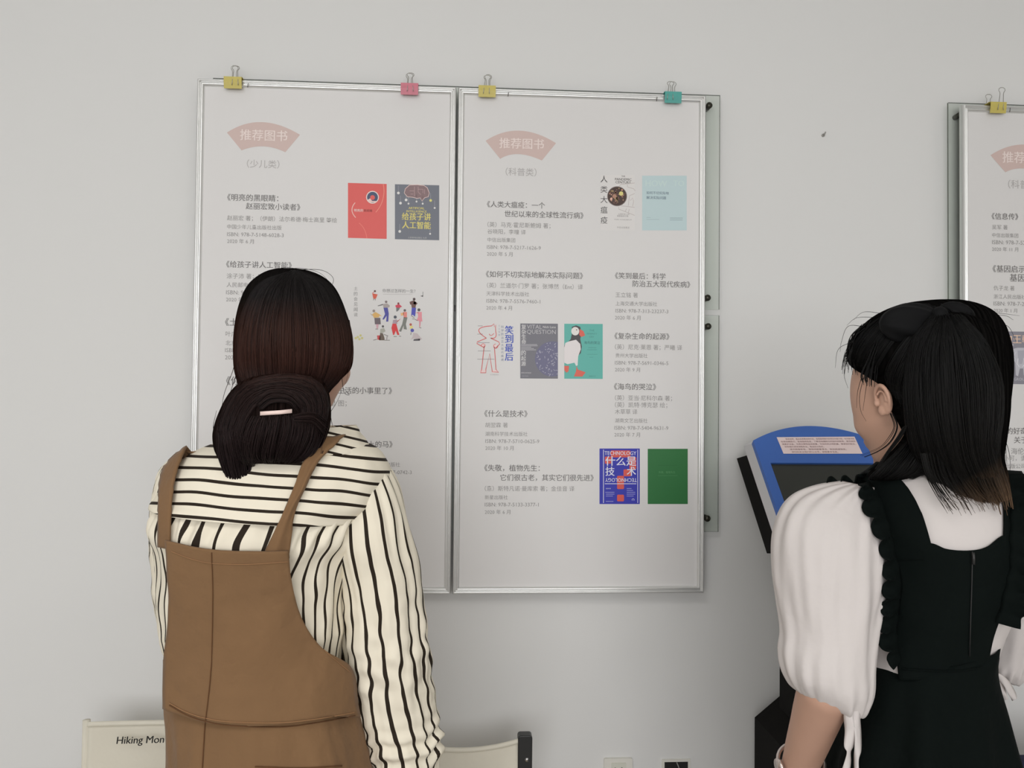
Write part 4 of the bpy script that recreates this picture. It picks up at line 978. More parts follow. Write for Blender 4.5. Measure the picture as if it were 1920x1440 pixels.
uvs = [(a/(2*math.pi)*17+.22*noise.noise(Vector((a*1.0, t*6, 8)))+.16*noise.noise(Vector((a*4, t*20, 3)))*math.exp(-((t-.6)/.25)**2), t) for a, t in uv]
sl1 = mk('sleeve', v, f, M_strv, shirt, True, uvs); add_mod(sl1, 'SOLIDIFY', thickness=.0015)
CUF = [[0, 696, 1466, 818, 1448, .048, .048, .045], [.3, 694, 1474, 826, 1456, .052, .052, .045], [1, 712, 1520, 806, 1500, .042, .042, .048]]
v, f, uv = loft(CUF, Y1, 12, 60, 2.1, 0, None, cap=False)
cf = mk('cuff', v, f, M_strv, shirt, True, [(a/(2*math.pi)*16, t) for a, t in uv]); add_mod(cf, 'SOLIDIFY', thickness=.003)
# left sleeve, mostly in front of the pinafore's edge
SLV2 = [[0, 340, 846, 396, 868, .04, .04, .01], [.1, 308, 876, 385, 905, .05, .05, .015], [.25, 292, 935, 368, 950, .055, .055, .02], [.45, 288, 1010, 362, 1015, .055, .055, .04], [.65, 293, 1090, 362, 1092, .052, .052, .055], [.82, 300, 1160, 364, 1162, .05, .05, .065], [.95, 311, 1215, 366, 1215, .045, .045, .075], [1, 325, 1238, 364, 1236, .03, .03, .085]]
v, f, uv = loft(SLV2, Y1, 70, 80, 2.1, 0, lambda a, t: .004*noise.noise(Vector((a*2, t*8, 15)))+.003*noise.noise(Vector((a*5, t*14, 12))), cap=True)
sl2 = mk('sleeve', v, f, M_strv, shirt, True, [(a/(2*math.pi)*14+.6*noise.noise(Vector((a*3, t*9, 6))), t) for a, t in uv])
e0, e1 = at(356, 1192, Y1+.075), wr2
mb = MB(); pts = [e0.lerp(e1, i/14) for i in range(15)]; mb.tube(pts, [.038-.008*i/14+.002*math.sin(i*1.7) for i in range(15)], 40, 0, False); mb.uv = [((i % 40)/40*14, 0) for i in range(len(mb.v))]
mb.build('lower_sleeve', M_strv, shirt)
# collar
COLR = [[0, 428, 812, 668, 797, .083, .08, 0], [.15, 424, 816, 670, 801, .088, .082, 0], [1, 404, 842, 700, 846, .101, .09, 0]]
v, f, uv = loft(COLR, Y1-.008, 16, 90, 2.0, 0, lambda a, t: .003*noise.noise(Vector((a*3, t*4, 21))), cap=False)
uvs = []
for p, (a, t) in zip(v, uv):
    d = p-CAM; k = d.dot(FW); px, py = 960+F_PX*d.dot(RT)/k, 720-F_PX*d.dot(UP)/k
    uvs.append((0, (py-.24*(px-610))/18+.1))
co = mk('collar', v, f, M_strh, shirt, True, uvs); add_mod(co, 'SOLIDIFY', thickness=.003)

# brown pinafore
BROWN = (rgb(124, 95, 67, 1.12))
M_brown = mat('brown_twill', BROWN, .85, 0, .15, bump=(14, .5, .02), var=(11, .13), sheen=.1); M_seam = mat('brown_seam_shade', rgb(96, 64, 38, 1.1), .9)  # seam tubes are darker: shade of the seam gap put into the colour
M_stitch = mat('brown_topstitch', rgb(150, 112, 78, 1.15), .85)
PIN = [k[:] for k in TORSO1]
pv, pf, _ = loft(PIN, Y1, 80, 120, 2.3, .018); pb = bvh_of((pv, pf))
pin_l = [(317, 1012), (318, 1070), (319, 1130), (316, 1195), (309, 1262), (308, 1328)]
pin_r = [(540, 1030), (547, 1095), (566, 1160), (602, 1214), (655, 1256), (672, 1345)]
P = []; R_, Cn = 60, 44
ftop = lambda s: 1012+20*math.sin(min(1, s/.55)*math.pi/2)-2*max(0, (s-.55)/.45)
for i in range(R_+1):
    t = i/R_; a, b = curve_at(pin_l, t), curve_at(pin_r, t); row = []
    for j in range(Cn+1):
        s = j/Cn; y0 = ftop(s); y_ = a[1]+(b[1]-a[1])*s
        y = y_+(y0-(1012+18*s))*(1-t)**3+26*math.sin(math.pi*min(1, s*1.15)**.8)*max(0, (t-.8)/.2)**1.5
        x = a[0]+(b[0]-a[0])*s
        row.append(drape(pb, x, y, .004+.006*(1-t)**2+.006*noise.noise(Vector((x*.013, y*.006, 3)))+.002*noise.noise(Vector((x*.05, y*.02, 8))), Y1))
    P.append(row)
v, f = grid_mesh(smooth_grid(P, 3)); pina = mk('pinafore', v, f, M_brown, P1); add_mod(pina, 'SOLIDIFY', thickness=.003)
PSK = [[0, 316, 1225, 660, 1240, .106, .115, 0], [.05, 321, 1300, 668, 1300, .120, .12, 0], [.13, 326, 1345, 678, 1345, .130, .12, 0], [.25, 325, 1440, 696, 1440, .140, .125, 0], [.45, 312, 1600, 715, 1600, .145, .135, 0], [.7, 286, 1800, 730, 1800, .15, .15, 0], [1, 270, 2040, 746, 2040, .16, .16, 0]]
fsk = lambda a, t: .004*noise.noise(Vector((a*2.2, t*6, 31)))+.012*t*math.sin(a*9+1)+.003*noise.noise(Vector((a*7, t*5, 3)))
v, f, uv = loft(PSK, Y1, 90, 120, 2.3, 0, fsk, cap=False); skb = bvh_of((v, f), (pv, pf))
sk = mk('skirt', v, f, M_brown, pina); add_mod(sk, 'SOLIDIFY', thickness=.003)
tb = bvh_of((tv, tf), loft(SLV, Y1, 60, 48, 2.1)[:2])
v, f = strip(tb, [(346, 848), (322, 900), (316, 958), (316, 1022)], [(372, 836), (347, 888), (336, 950), (334, 1026)], 40, 6, .0215, Y1)
s1 = mk('strap', v, f, M_brown, pina); add_mod(s1, 'SOLIDIFY', thickness=.0035)
v, f = strip(tb, [(588, 836), (566, 880), (545, 935), (520, 985), (494, 1036)], [(642, 833), (600, 868), (574, 915), (553, 962), (540, 1040)], 44, 10, .0205, Y1, lambda s, t: .003*math.sin(math.pi*s)+.002*math.sin(8*s+5*t))
s2 = mk('strap', v, f, M_brown, pina); add_mod(s2, 'SOLIDIFY', thickness=.0035)
# strap fronts over the shoulders
for px, x2 in ((364, 400), (622, 590)):
    a, b = at(px, 850, Y1-.04), at(x2, 900, Y1+.11); c = (a+b)/2+Vector((0, 0, .025)); pp = []
    for i in range(13):
        t = i/12; q = a*(1-t)**2+c*2*t*(1-t)+b*t*t; pp.append([q+Vector((-.014, 0, -.008*abs(t-.5)*0)), q+Vector((.014, 0, 0))])
    v, f = grid_mesh(pp); so = mk('strap_front', v, f, M_brown, pina); add_mod(so, 'SOLIDIFY', thickness=.003)
fb = bvh_of((pv, pf)); 
vv = []; 
for i in range(25):
    z = at(500, 960+i*300/24, Y1).z; w = .09+.05*i/24; vv.append([Vector((p1c.x+w*(-1+2*j/16), Y1+.135-.035*abs(-1+2*j/16)**2.5, z)) for j in range(17)])
v, f = grid_mesh(vv); fbib = mk('front_bib', v, f, M_brown, pina); add_mod(fbib, 'SOLIDIFY', thickness=.003)
def seam(pts, m, r, off, name='seam'):
    n_ = 14*len(pts); q = []
    for i in range(n_+1):
        x, y = curve_at(pts, i/n_); q.append(drape(skb, x, y, off, Y1))
    return MB().tube(q, r, 6).build(name, m, pina)
pinb = [q for r in P for q in r]
def bibdrape(pts, m, r, off):
    g = grid_mesh(P); b_ = bvh_of(g, (skv, skf)); n_ = 16*len(pts)
    MB().tube([drape(b_, *curve_at(pts, i/n_), off, Y1) for i in range(n_+1)], r, 6).build('seam', m, pina)
skv, skf, _ = loft(PSK, Y1, 90, 120, 2.3, 0, fsk, cap=False)
bibdrape([(397, 1036), (399, 1110), (398, 1200), (397, 1243)], M_seam, .0007, .0012)
bibdrape([(397, 1243), (393, 1290), (386, 1348), (382, 1400), (378, 1470)], M_seam, .0008, .0013)
bibdrape([(318, 1322), (350, 1340), (385, 1352), (430, 1360), (525, 1363), (600, 1354), (665, 1342)], M_seam, .0008, .0013)
bibdrape([(318, 1318), (350, 1335), (385, 1346), (430, 1353), (525, 1355), (600, 1347), (665, 1336)], M_stitch, .0006, .0014)
bibdrape([(322, 1034), (360, 1048), (400, 1056), (460, 1058), (540, 1053)], M_stitch, .0005, .0012)
bibdrape([(478, 1437), (560, 1440), (640, 1436)], M_seam, .001, .0014)
bibdrape([(546, 1066), (553, 1110), (572, 1163), (606, 1216), (655, 1260)], M_stitch, .0005, .0012)

# hair: cap, strands, low bun, clip
HL = [[0, 535, 507, 565, 507, .018, .018, 0], [.03, 508, 511, 590, 512, .045, .045, 0], [.08, 487, 522, 612, 523, .066, .066, 0], [.16, 468, 541, 629, 541, .083, .08, 0], [.27, 455, 570, 643, 570, .094, .088, 0], [.40, 447, 602, 653, 602, .099, .09, 0],
      [.52, 443, 633, 660, 633, .100, .09, 0], [.64, 442, 664, 662, 664, .098, .08, 0], [.75, 443, 692, 657, 692, .092, .06, 0], [.84, 448, 714, 637, 714, .084, .03, -.005], [.92, 456, 742, 614, 742, .078, .02, -.01], [1, 475, 790, 592, 790, .072, .01, -.015]]
hv, hf, huv = loft(HL, Y1, 70, 96, 2.05)
keep = []
for q in hf:
    if len(q) > 4: keep.append(q); continue
    a = sum(abs(math.degrees(huv[i][0])) for i in q)/4; t = huv[q[0]][1]
    lim = 180 if t < .20 else (180-(t-.20)/.2*68 if t < .40 else 112-(t-.4)*10)
    if a <= lim: keep.append(q)
hb1 = bvh_of((hv, hf)); zh, zl = at(550, 505, Y1).z, at(550, 915, Y1).z
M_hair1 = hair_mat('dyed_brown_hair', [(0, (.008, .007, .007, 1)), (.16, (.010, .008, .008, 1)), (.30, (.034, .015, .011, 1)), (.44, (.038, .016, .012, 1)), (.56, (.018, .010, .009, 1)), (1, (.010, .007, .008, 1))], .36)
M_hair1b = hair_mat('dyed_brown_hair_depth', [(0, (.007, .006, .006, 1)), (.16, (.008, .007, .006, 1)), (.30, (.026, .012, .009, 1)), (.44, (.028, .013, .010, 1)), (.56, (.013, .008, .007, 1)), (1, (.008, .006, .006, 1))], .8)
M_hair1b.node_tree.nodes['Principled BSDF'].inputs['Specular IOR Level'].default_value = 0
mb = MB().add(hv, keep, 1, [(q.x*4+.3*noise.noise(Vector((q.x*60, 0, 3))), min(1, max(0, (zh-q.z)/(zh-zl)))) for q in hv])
gl = [(548, 510), (490, 530), (462, 572), (449, 620), (446, 665), (452, 705), (470, 735)]
gm1 = [(550, 509), (525, 540), (512, 590), (508, 640), (510, 690), (512, 715), (515, 740)]
gm2 = [(556, 509), (582, 540), (598, 590), (604, 640), (600, 690), (590, 715), (575, 740)]
gr = [(560, 510), (612, 530), (640, 572), (656, 620), (658, 660), (640, 705), (602, 745)]
add_strands(mb, hb1, Y1, gl, gm1, 330, zh, zl, rnd=rn, lift=(.0005, .003)); add_strands(mb, hb1, Y1, gm1, gm2, 330, zh, zl, rnd=rn, lift=(.0005, .003)); add_strands(mb, hb1, Y1, gm2, gr, 330, zh, zl, rnd=rn, lift=(.0005, .003))
for pts in ([(520, 508), (560, 503), (600, 512), (626, 540)], [(545, 506), (600, 506), (624, 520), (620, 535), (600, 522)], [(500, 520), (530, 502), (575, 507)], [(445, 640), (438, 690), (420, 740), (416, 780), (424, 800)], [(447, 690), (432, 735), (418, 770)], [(640, 700), (645, 735), (655, 740), (643, 728)], [(612, 790), (622, 815), (616, 845)], [(655, 600), (662, 650), (655, 690), (648, 720)], [(600, 800), (628, 760), (640, 735)], [(618, 770), (624, 800), (632, 815)]):
    free_strand(mb, [at(x, y, Y1-.02-.004*i) for i, (x, y) in enumerate(pts)], .0006, zh, zl, rn.random())
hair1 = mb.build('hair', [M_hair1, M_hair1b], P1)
YB1 = Y1-.085
BUN = [[0, 500, 702, 575, 702, .02, .02, 0], [.06, 470, 708, 596, 709, .034, .03, 0], [.15, 445, 722, 610, 722, .045, .035, 0], [.28, 424, 748, 618, 746, .052, .04, 0], [.42, 410, 776, 620, 774, .055, .045, 0], [.56, 403, 804, 617, 802, .057, .045, 0], [.70, 402, 828, 609, 826, .055, .045, 0], [.84, 409, 850, 598, 848, .046, .04, 0], [.94, 424, 864, 582, 862, .034, .03, 0], [1, 470, 870, 555, 870, .015, .015, 0]]
TAIL = [[0, 408, 800, 470, 810, .04, .03, -.004], [.3, 411, 845, 476, 850, .034, .025, -.006], [.6, 420, 880, 478, 882, .022, .018, -.006], [.85, 430, 903, 474, 898, .012, .012, -.006], [1, 440, 915, 458, 912, .005, .005, -.006]]
b1_ = loft(BUN, YB1, 44, 72, 2.1, 0, lambda a, t: .004*noise.noise(Vector((a*2.5, t*3, 41)))); b2_ = loft(TAIL, YB1, 24, 40, 2.0)
bb = bvh_of(b1_[:2], b2_[:2])
mb = MB()
for q in (b1_, b2_): mb.add(q[0], q[1], 1, [(p.x*4, min(1, max(0, (zh-p.z)/(zh-zl)))) for p in q[0]])
S_ = lambda l, r, n, **k: add_strands(mb, bb, YB1, l, r, n, zh, zl, rnd=rn, lift=k.pop('lift', (.0005, .005)), **k)
S_([(600, 812), (612, 760), (590, 715), (520, 706), (450, 728), (418, 780), (414, 830), (420, 880)], [(560, 790), (565, 765), (548, 748), (515, 742), (488, 752), (462, 790), (452, 840), (456, 896)], 300, wob=1.5)
S_([(470, 780), (455, 810), (450, 850), (470, 866)], [(595, 775), (606, 805), (590, 845), (560, 866)], 260, wob=2.5)
S_([(408, 800), (412, 850), (428, 895), (441, 914)], [(462, 810), (474, 850), (474, 885), (462, 908)], 200, wob=2)
S_([(480, 752), (505, 733), (545, 735), (572, 762)], [(490, 770), (510, 757), (540, 757), (556, 772)], 90, lift=(.003, .009))
S_([(548, 778), (585, 772), (612, 790)], [(552, 790), (585, 795), (606, 820)], 70, lift=(.002, .007))
for pts in ([(445, 900), (452, 915), (470, 918)], [(440, 890), (444, 912), (452, 920)], [(600, 840), (606, 830), (616, 800), (618, 790)], [(606, 845), (600, 862), (604, 838)], [(404, 820), (400, 800), (406, 770)]):
    free_strand(mb, [at(x, y, YB1-.02) for x, y in pts], .0007, zh, zl, rn.random())
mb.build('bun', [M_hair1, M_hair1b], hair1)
q = [drape(bb, x, y, .006, YB1) for x, y in ((489, 776), (505, 775), (525, 773.5), (547, 771))]
rows_ = [[p+Vector((0, 0, dz)) for p in q] for dz in (.0028, -.0028)]
v, f = grid_mesh(rows_); hcp = mk('hair_clip', v, f, mat('pale_pink_clip', rgb(226, 196, 188), .3), P1, label='pale pink bar clip'); add_mod(hcp, 'SOLIDIFY', thickness=.003)

# ------------------------------------------------------------------ woman with the ponytail
Y2 = -0.71
rn = random.Random(23)
p2c = at(1745, 1000, Y2)
P2 = thing('person', 'woman in black ruffled dress over white puff-sleeved blouse, black ponytail with bow', 'person', (p2c.x, Y2, 0))
TORSO2 = [[0, 1672, 868, 1790, 868, .055, .055, 0], [.06, 1650, 884, 1830, 882, .068, .06, 0], [.14, 1632, 900, 1868, 900, .078, .07, 0], [.24, 1626, 940, 1890, 945, .090, .085, 0], [.36, 1632, 1000, 1900, 1003, .098, .10, 0],
          [.5, 1645, 1060, 1896, 1062, .098, .105, 0], [.65, 1652, 1125, 1874, 1125, .094, .10, 0], [.8, 1645, 1185, 1848, 1185, .088, .09, 0], [.9, 1636, 1240, 1836, 1240, .086, .085, 0], [1, 1630, 1300, 1848, 1300, .09, .09, 0]]
mb = MB(); v, f, _ = loft(TORSO2, Y2, 40, 40, 2.2, -.014); mb.add(v, f)
hc2 = at(1730, 746, Y2-.005)
PH2, RH2 = head_shapes(mb, hc2, math.radians(28), math.radians(-6), 1.05)
mb.capsule(hc2+Vector((.012, -.01, -.05)), at(1742, 895, Y2), .048, .055)
mb.ellipsoid(at(1673, 735, Y2+.02), (.0640, .058, .098), None, 36, 24)
hip2 = at(1738, 1440, Y2); mb.ellipsoid(hip2, (.10, .085, .11)); mb.capsule(at(1738, 1280, Y2), hip2, .07, .085); legs(mb, hip2, .72, math.radians(20), .055)
sh, el, wr = at(1618, 985, Y2+.01), at(1548, 1292, Y2-.05), at(1494, 1452, Y2+.06)
mb.capsule(sh, el, .036, .041); mb.capsule(el, wr, .0405, .0275); hand(mb, wr, wr-el, (.9, .4, 0))
sh2, el2, wr2 = at(1870, 975, Y2+.05), at(1880, 1240, Y2+.12), at(1790, 1330, Y2+.27)
mb.capsule(sh2, el2, .04, .035); mb.capsule(el2, wr2, .034, .024); hand(mb, wr2, wr2-el2, (0, .3, -.9))
bv, bf = remesh(mb, .006, 9)
PE2 = lambda x, y, z: PH2(x, y, z)+Vector((-.0165, .010, 0))
mb2 = MB().add(bv, bf); ears(mb2, [(PE2, RH2, -1), (PH2, RH2, 1)], 1, .85)
mb2.build('body', M_skin, P2)
shoes(P2, hip2, math.radians(20), M_dark)

# blouse
M_blouse = mat('white_chiffon', rgb(208, 201, 198, 1.10), .7, 0, .2, bump=(10, .35, .02))
def fb2(a, t): return .004+.003*noise.noise(Vector((a*3, t*6, 51)))
v, f, _ = loft(TORSO2, Y2, 60, 90, 2.3, 0, fb2, cap=False)
blo = mk('blouse', v, f, M_blouse, P2); add_mod(blo, 'SOLIDIFY', thickness=.0015)
SL3 = [[0, 1585, 903, 1640, 914, .03, .03, .0], [.05, 1540, 910, 1650, 935, .045, .045, .0], [.12, 1496, 926, 1652, 968, .058, .055, .0], [.2, 1468, 955, 1654, 1008, .066, .06, -.005], [.3, 1454, 1000, 1654, 1055, .070, .064, -.01], [.42, 1454, 1065, 1652, 1105, .070, .064, -.015],
       [.55, 1460, 1128, 1642, 1150, .066, .062, -.022], [.67, 1468, 1185, 1635, 1200, .064, .06, -.03], [.74, 1464, 1222, 1630, 1240, .065, .06, -.035], [.82, 1468, 1256, 1627, 1285, .063, .058, -.038], [.90, 1482, 1284, 1618, 1318, .057, .052, -.035], [.95, 1496, 1296, 1608, 1334, .050, .047, -.032], [1, 1506, 1296, 1596, 1328, .043, .042, -.03]]
def fs3(a, t):
    g = math.exp(-((t-.06)/.10)**2)+1.0*math.exp(-((t-.95)/.08)**2)
    return .005*noise.noise(Vector((a*2.2, t*4, 61)))+(.0022*math.sin(a*15+3*noise.noise(Vector((a, t*3, 2))))+.0028*noise.noise(Vector((a*7, t*3, 5))))*g+.0045*noise.noise(Vector((a*5, t*2.2, 12)))
v, f, _ = loft(SL3, Y2, 110, 140, 2.15, 0, fs3, cap=False)
s3 = mk('sleeve', v, f, M_blouse, blo); add_mod(s3, 'SOLIDIFY', thickness=.001)
slb = bvh_of((v, f))
SL4 = [[0, 1836, 902, 1880, 906, .03, .03, .02], [.08, 1858, 930, 1906, 936, .045, .045, .05], [.2, 1872, 1010, 1925, 1015, .05, .05, .075], [.45, 1866, 1095, 1926, 1098, .055, .055, .085], [.65, 1856, 1160, 1922, 1160, .056, .055, .095], [.82, 1846, 1215, 1914, 1215, .054, .054, .105], [.93, 1841, 1248, 1904, 1256, .048, .048, .11], [1, 1846, 1262, 1893, 1276, .038, .038, .112]]
v, f, _ = loft(SL4, Y2, 70, 90, 2.1, 0, lambda a, t: .004*noise.noise(Vector((a*2.5, t*4, 71)))+.004*math.exp(-((t-.97)/.06)**2)*math.sin(a*15), cap=False)
s4 = mk('sleeve', v, f, M_blouse, blo); add_mod(s4, 'SOLIDIFY', thickness=.001)
def ribbon(name, pts, widths, Y, parent, m, twist=0.0):
    n_ = 10*len(pts); P_ = []
    for i in range(n_+1):
        t = i/n_; x, y = curve_at(pts, t); x2, y2 = curve_at(pts, min(1, t+.01)); x1, y1 = curve_at(pts, max(0, t-.01))
        w = hermite([[k/(len(widths)-1), q] for k, q in enumerate(widths)], t)[0]/2
        dx, dy = x2-x1, y2-y1; L_ = math.hypot(dx, dy) or 1; nx, ny = -dy/L_, dx/L_
        d = .004*math.sin(7*t+twist)
        P_.append([at(x+nx*w*s, y+ny*w*s, Y-.003*(1-abs(s))+d*s) for s in (-1, -.4, .4, 1)])
    v, f = grid_mesh(P_); o = mk(name, v, f, m, parent); add_mod(o, 'SOLIDIFY', thickness=.001); return o
YT = Y2-.085
ribbon('tie_ribbon', [(1592, 1318), (1591, 1345), (1594, 1370), (1591, 1398), (1591, 1410), (1589, 1428), (1582, 1462)], [20, 17, 19, 17, 7, 11, 18], YT, s3, M_blouse)
ribbon('tie_ribbon', [(1604, 1312), (1605, 1345), (1608, 1375), (1608, 1405), (1606, 1425), (1607, 1465)], [18, 14, 12, 12, 8, 8], YT, s3, M_blouse, 2)
ribbon('tie_ribbon', [(1604, 1318), (1612, 1290), (1620, 1272), (1624, 1290), (1620, 1308), (1607, 1320)], [8, 10, 9, 10, 10, 7], YT+.004, s3, M_blouse, 1)
ribbon('tie_ribbon', [(1845, 1258), (1866, 1264), (1884, 1278), (1897, 1300), (1902, 1312)], [9, 9, 12, 13, 8], Y2+.055, s4, M_blouse)
ribbon('tie_ribbon', [(1858, 1264), (1872, 1282), (1880, 1300), (1886, 1312)], [8, 12, 13, 8], Y2+.058, s4, M_blouse, 2)

# black dress
M_dress = mat('black_crepe', (.0026, .0048, .0042, 1), .85, 0, .10, bump=(12, .35, .02)); M_zip = mat('zip_black', (.05, .05, .05, 1), .35, .6)
dv, df, _ = loft(TORSO2, Y2, 60, 90, 2.3, 0, fb2); db = bvh_of((dv, df))
dl = [(1672, 1015), (1686, 1062), (1692, 1100), (1686, 1150), (1682, 1200), (1688, 1275)]
dr = [(1899, 1015), (1897, 1062), (1886, 1112), (1872, 1158), (1856, 1205), (1841, 1275)]
def top2(s):
    x = 1672+227*s
    k = [[1672, 1016], [1746, 1018], [1775, 1029], [1815, 1032], [1848, 1025], [1878, 1004], [1899, 1004]]
    return hermite(k, x)[0]
P = []; R_, Cn = 50, 46
for i in range(R_+1):
    t = i/R_; a, b = curve_at(dl, t), curve_at(dr, t); row = []
    for j in range(Cn+1):
        s = j/Cn; y = a[1]+(b[1]-a[1])*s+(top2(s)-1015)*(1-t)**4; x = a[0]+(b[0]-a[0])*s
        row.append(drape(db, x, y, .006+.002*noise.noise(Vector((x*.02, y*.012, 3))), Y2))
    P.append(row)
gv, gf = grid_mesh(smooth_grid(P, 3)); dress = mk('dress', gv, gf, M_dress, P2); add_mod(dress, 'SOLIDIFY', thickness=.003)
v, f = strip(db, [(1606, 891), (1636, 915), (1656, 955), (1668, 1000), (1680, 1050)], [(1664, 882), (1700, 912), (1726, 957), (1744, 1012), (1752, 1050)], 36, 12, .006, Y2)
o = mk('strap', v, f, M_dress, dress); add_mod(o, 'SOLIDIFY', thickness=.003)
v, f = strip(db, [(1870, 905), (1879, 950), (1879, 1003), (1876, 1045)], [(1884, 902), (1895, 950), (1900, 1003), (1898, 1045)], 30, 6, .006, Y2)
o = mk('strap', v, f, M_dress, dress); add_mod(o, 'SOLIDIFY', thickness=.003)
v, f, _ = loft(TORSO2, Y2, 50, 50, 2.3, .012, None, (100, 260), False); o = mk('front_panel', v, f, M_dress, dress); add_mod(o, 'SOLIDIFY', thickness=.003)
SK2 = [[0, 1644, 1228, 1848, 1180, .098, .09, 0], [.03, 1628, 1252, 1840, 1235, .101, .09, 0], [.1, 1612, 1310, 1857, 1310, .104, .10, 0], [.19, 1592, 1393, 1877, 1393, .11, .12, 0], [.26, 1575, 1440, 1892, 1438, .12, .13, 0], [.55, 1535, 1680, 1955, 1680, .16, .17, 0], [1, 1500, 2020, 2020, 2020, .2, .2, 0]]
fs2 = lambda a, t: .016*min(1, t*2.4)*math.sin(a*8+1.2*math.sin(a*2))+.003*noise.noise(Vector((a*3, t*5, 9)))
v, f, _ = loft(SK2, Y2, 90, 140, 2.2, 0, fs2, cap=False); sk2 = mk('skirt', v, f, M_dress, dress); add_mod(sk2, 'SOLIDIFY', thickness=.003)
db2 = bvh_of((gv, gf), (v, f))
MB().tube([drape(db2, x, y, .002, Y2) for x, y in ((1822, 1034), (1822, 1060), (1821, 1100), (1819, 1160), (1817, 1230))], .0009, 6).build('zipper', M_zip, dress)
MB().tube([drape(db2, x, y, .004, Y2) for x, y in ((1823, 1036), (1824, 1046), (1824, 1058))], .0022, 8).build('zip_pull', M_zip, dress)
MB().tube([drape(db2, *curve_at([(1692, 1254), (1750, 1257), (1800, 1257), (1840, 1250)], i/24), .002, Y2) for i in range(25)], .0011, 6).build('waist_seam', M_dress, dress)
def ruffle(path, out, waves, bvh, parent, amp=.010, lift=.013, n_=190):
    P_ = []
    for i in range(n_+1):
        t = i/n_; x, y = curve_at(path, t); dx, dy = curve_at(out, t)
        b = drape(bvh, x, y, lift, Y2); dep = (b-CAM).dot(FW)/F_PX
        ph = 2*math.pi*waves*t+.9*math.sin(9*t); k = .88+.13*math.cos(ph+.6); row = []
        for j in range(8):
            s = -.3+1.3*j/7
            q = b+(RT*dx-UP*dy)*dep*s*k - FW*(amp*max(0, s)**1.2*(.7+.7*math.sin(ph))+.010*math.sin(math.pi*s*.5))
            tv_ = (RT*dy+UP*dx)*dep*.16*max(0, s)*math.cos(ph); row.append(q+tv_)
        P_.append(row)
    v, f = grid_mesh(P_); o = mk('ruffle', v, f, M_dress, parent); add_mod(o, 'SOLIDIFY', thickness=.002); return o
rb = bvh_of((dv, df))
def front_ruffle(p0, p1, h, waves):
    P_ = []
    for i in range(91):
        t = i/90; b = p0.lerp(p1, t); k = (.75+.3*math.sin(2*math.pi*waves*t+1))*min(1, t*6+.3)
        P_.append([b+Vector((.004*math.sin(2*math.pi*waves*t)*s, .010*s*math.sin(2*math.pi*waves*t+.5)-.004*s, h*k*s-.012)) for s in (0, .35, .7, 1)])
    v, f = grid_mesh(P_); o = mk('ruffle', v, f, M_dress, dress); add_mod(o, 'SOLIDIFY', thickness=.002)
front_ruffle(at(1530, 908, Y2+.03), at(1648, 900, Y2+.0), .022, 4.5)
ruffle([(1636, 908), (1653, 938), (1668, 985), (1678, 1032), (1689, 1085), (1687, 1140), (1681, 1190), (1690, 1242)],
       [(-26, -2), (-38, 4), (-32, 8), (-28, 8), (-36, 6), (-36, 4), (-36, 4), (-22, 2)], 10, rb, dress)
ruffle([(1872, 882), (1886, 920), (1894, 960), (1896, 1010), (1893, 1060), (1885, 1110), (1866, 1165)],
       [(24, -8), (26, 0), (28, 2), (36, 4), (32, 4), (36, -4), (22, 4)], 8, rb, dress)

# wristwatch
ax = (wr-el).normalized(); wc = el.lerp(wr, .84); n1 = ax.orthogonal().normalized(); n2 = ax.cross(n1); ringp = []
tl = Vector((-.5, -.2, .5))
for i in range(33):
    w = 2*math.pi*i/32; ringp.append(wc+(n1*math.cos(w)+n2*math.sin(w))*.0345+ax*.006*math.cos(w-1.2))
M_wat = mat('rose_steel', (.72, .62, .58, 1), .25, .9)
wt = MB().tube(ringp, .0032, 8).build('wristwatch', M_wat, P2, label='thin rose-metal watch on the left wrist')
wd = (at(1468, 1438, wc.y)-wc); wd = (wd-ax*wd.dot(ax)).normalized(); cpos = wc+wd*.034+ax*.004
MB().disc(cpos, wd, .0125, .0055, 24).build('watch_case', M_wat, wt)

# hair: cap, front lock, ponytail, bow
zh, zl = at(1750, 560, Y2).z, at(1750, 965, Y2-.07).z
M_hair2 = hair_mat('black_hair', [(0, (.0045, .0045, .0045, 1)), (.64, (.006, .0055, .005, 1)), (.76, (.050, .031, .019, 1)), (.92, (.16, .097, .056, 1))], .4)
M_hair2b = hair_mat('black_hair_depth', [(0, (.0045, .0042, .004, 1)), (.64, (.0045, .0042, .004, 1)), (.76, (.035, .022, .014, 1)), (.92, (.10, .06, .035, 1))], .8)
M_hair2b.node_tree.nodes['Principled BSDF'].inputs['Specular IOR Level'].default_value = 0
H2 = [[0, 1735, 564, 1775, 564, .018, .018, 0], [.03, 1700, 568, 1800, 568, .045, .045, 0], [.07, 1672, 577, 1826, 577, .064, .06, 0], [.13, 1645, 592, 1846, 592, .082, .075, 0], [.22, 1621, 614, 1861, 614, .094, .085, 0], [.31, 1603, 638, 1869, 638, .100, .09, 0],
      [.39, 1597, 662, 1874, 662, .103, .09, 0], [.46, 1604, 684, 1876, 684, .100, .085, -.005], [.53, 1630, 704, 1877, 704, .092, .07, -.020], [.60, 1660, 726, 1877, 724, .082, .06, -.038], [.70, 1670, 758, 1876, 756, .074, .05, -.045], [.82, 1692, 798, 1872, 795, .066, .05, -.042], [1, 1715, 860, 1862, 860, .06, .05, -.03]]
zl -= .42
h1 = loft(H2, Y2, 70, 100, 2.1)
FL = [[0, 1705, 780, 1752, 780, .02, .02, -.045], [.25, 1698, 815, 1756, 815, .025, .02, -.045], [.5, 1672, 848, 1762, 848, .028, .022, -.045], [.72, 1646, 872, 1764, 874, .028, .022, -.045], [.9, 1628, 890, 1738, 892, .02, .018, -.042], [1, 1632, 900, 1690, 902, .01, .01, -.04]]
h2 = loft(FL, Y2, 30, 50, 2.0)
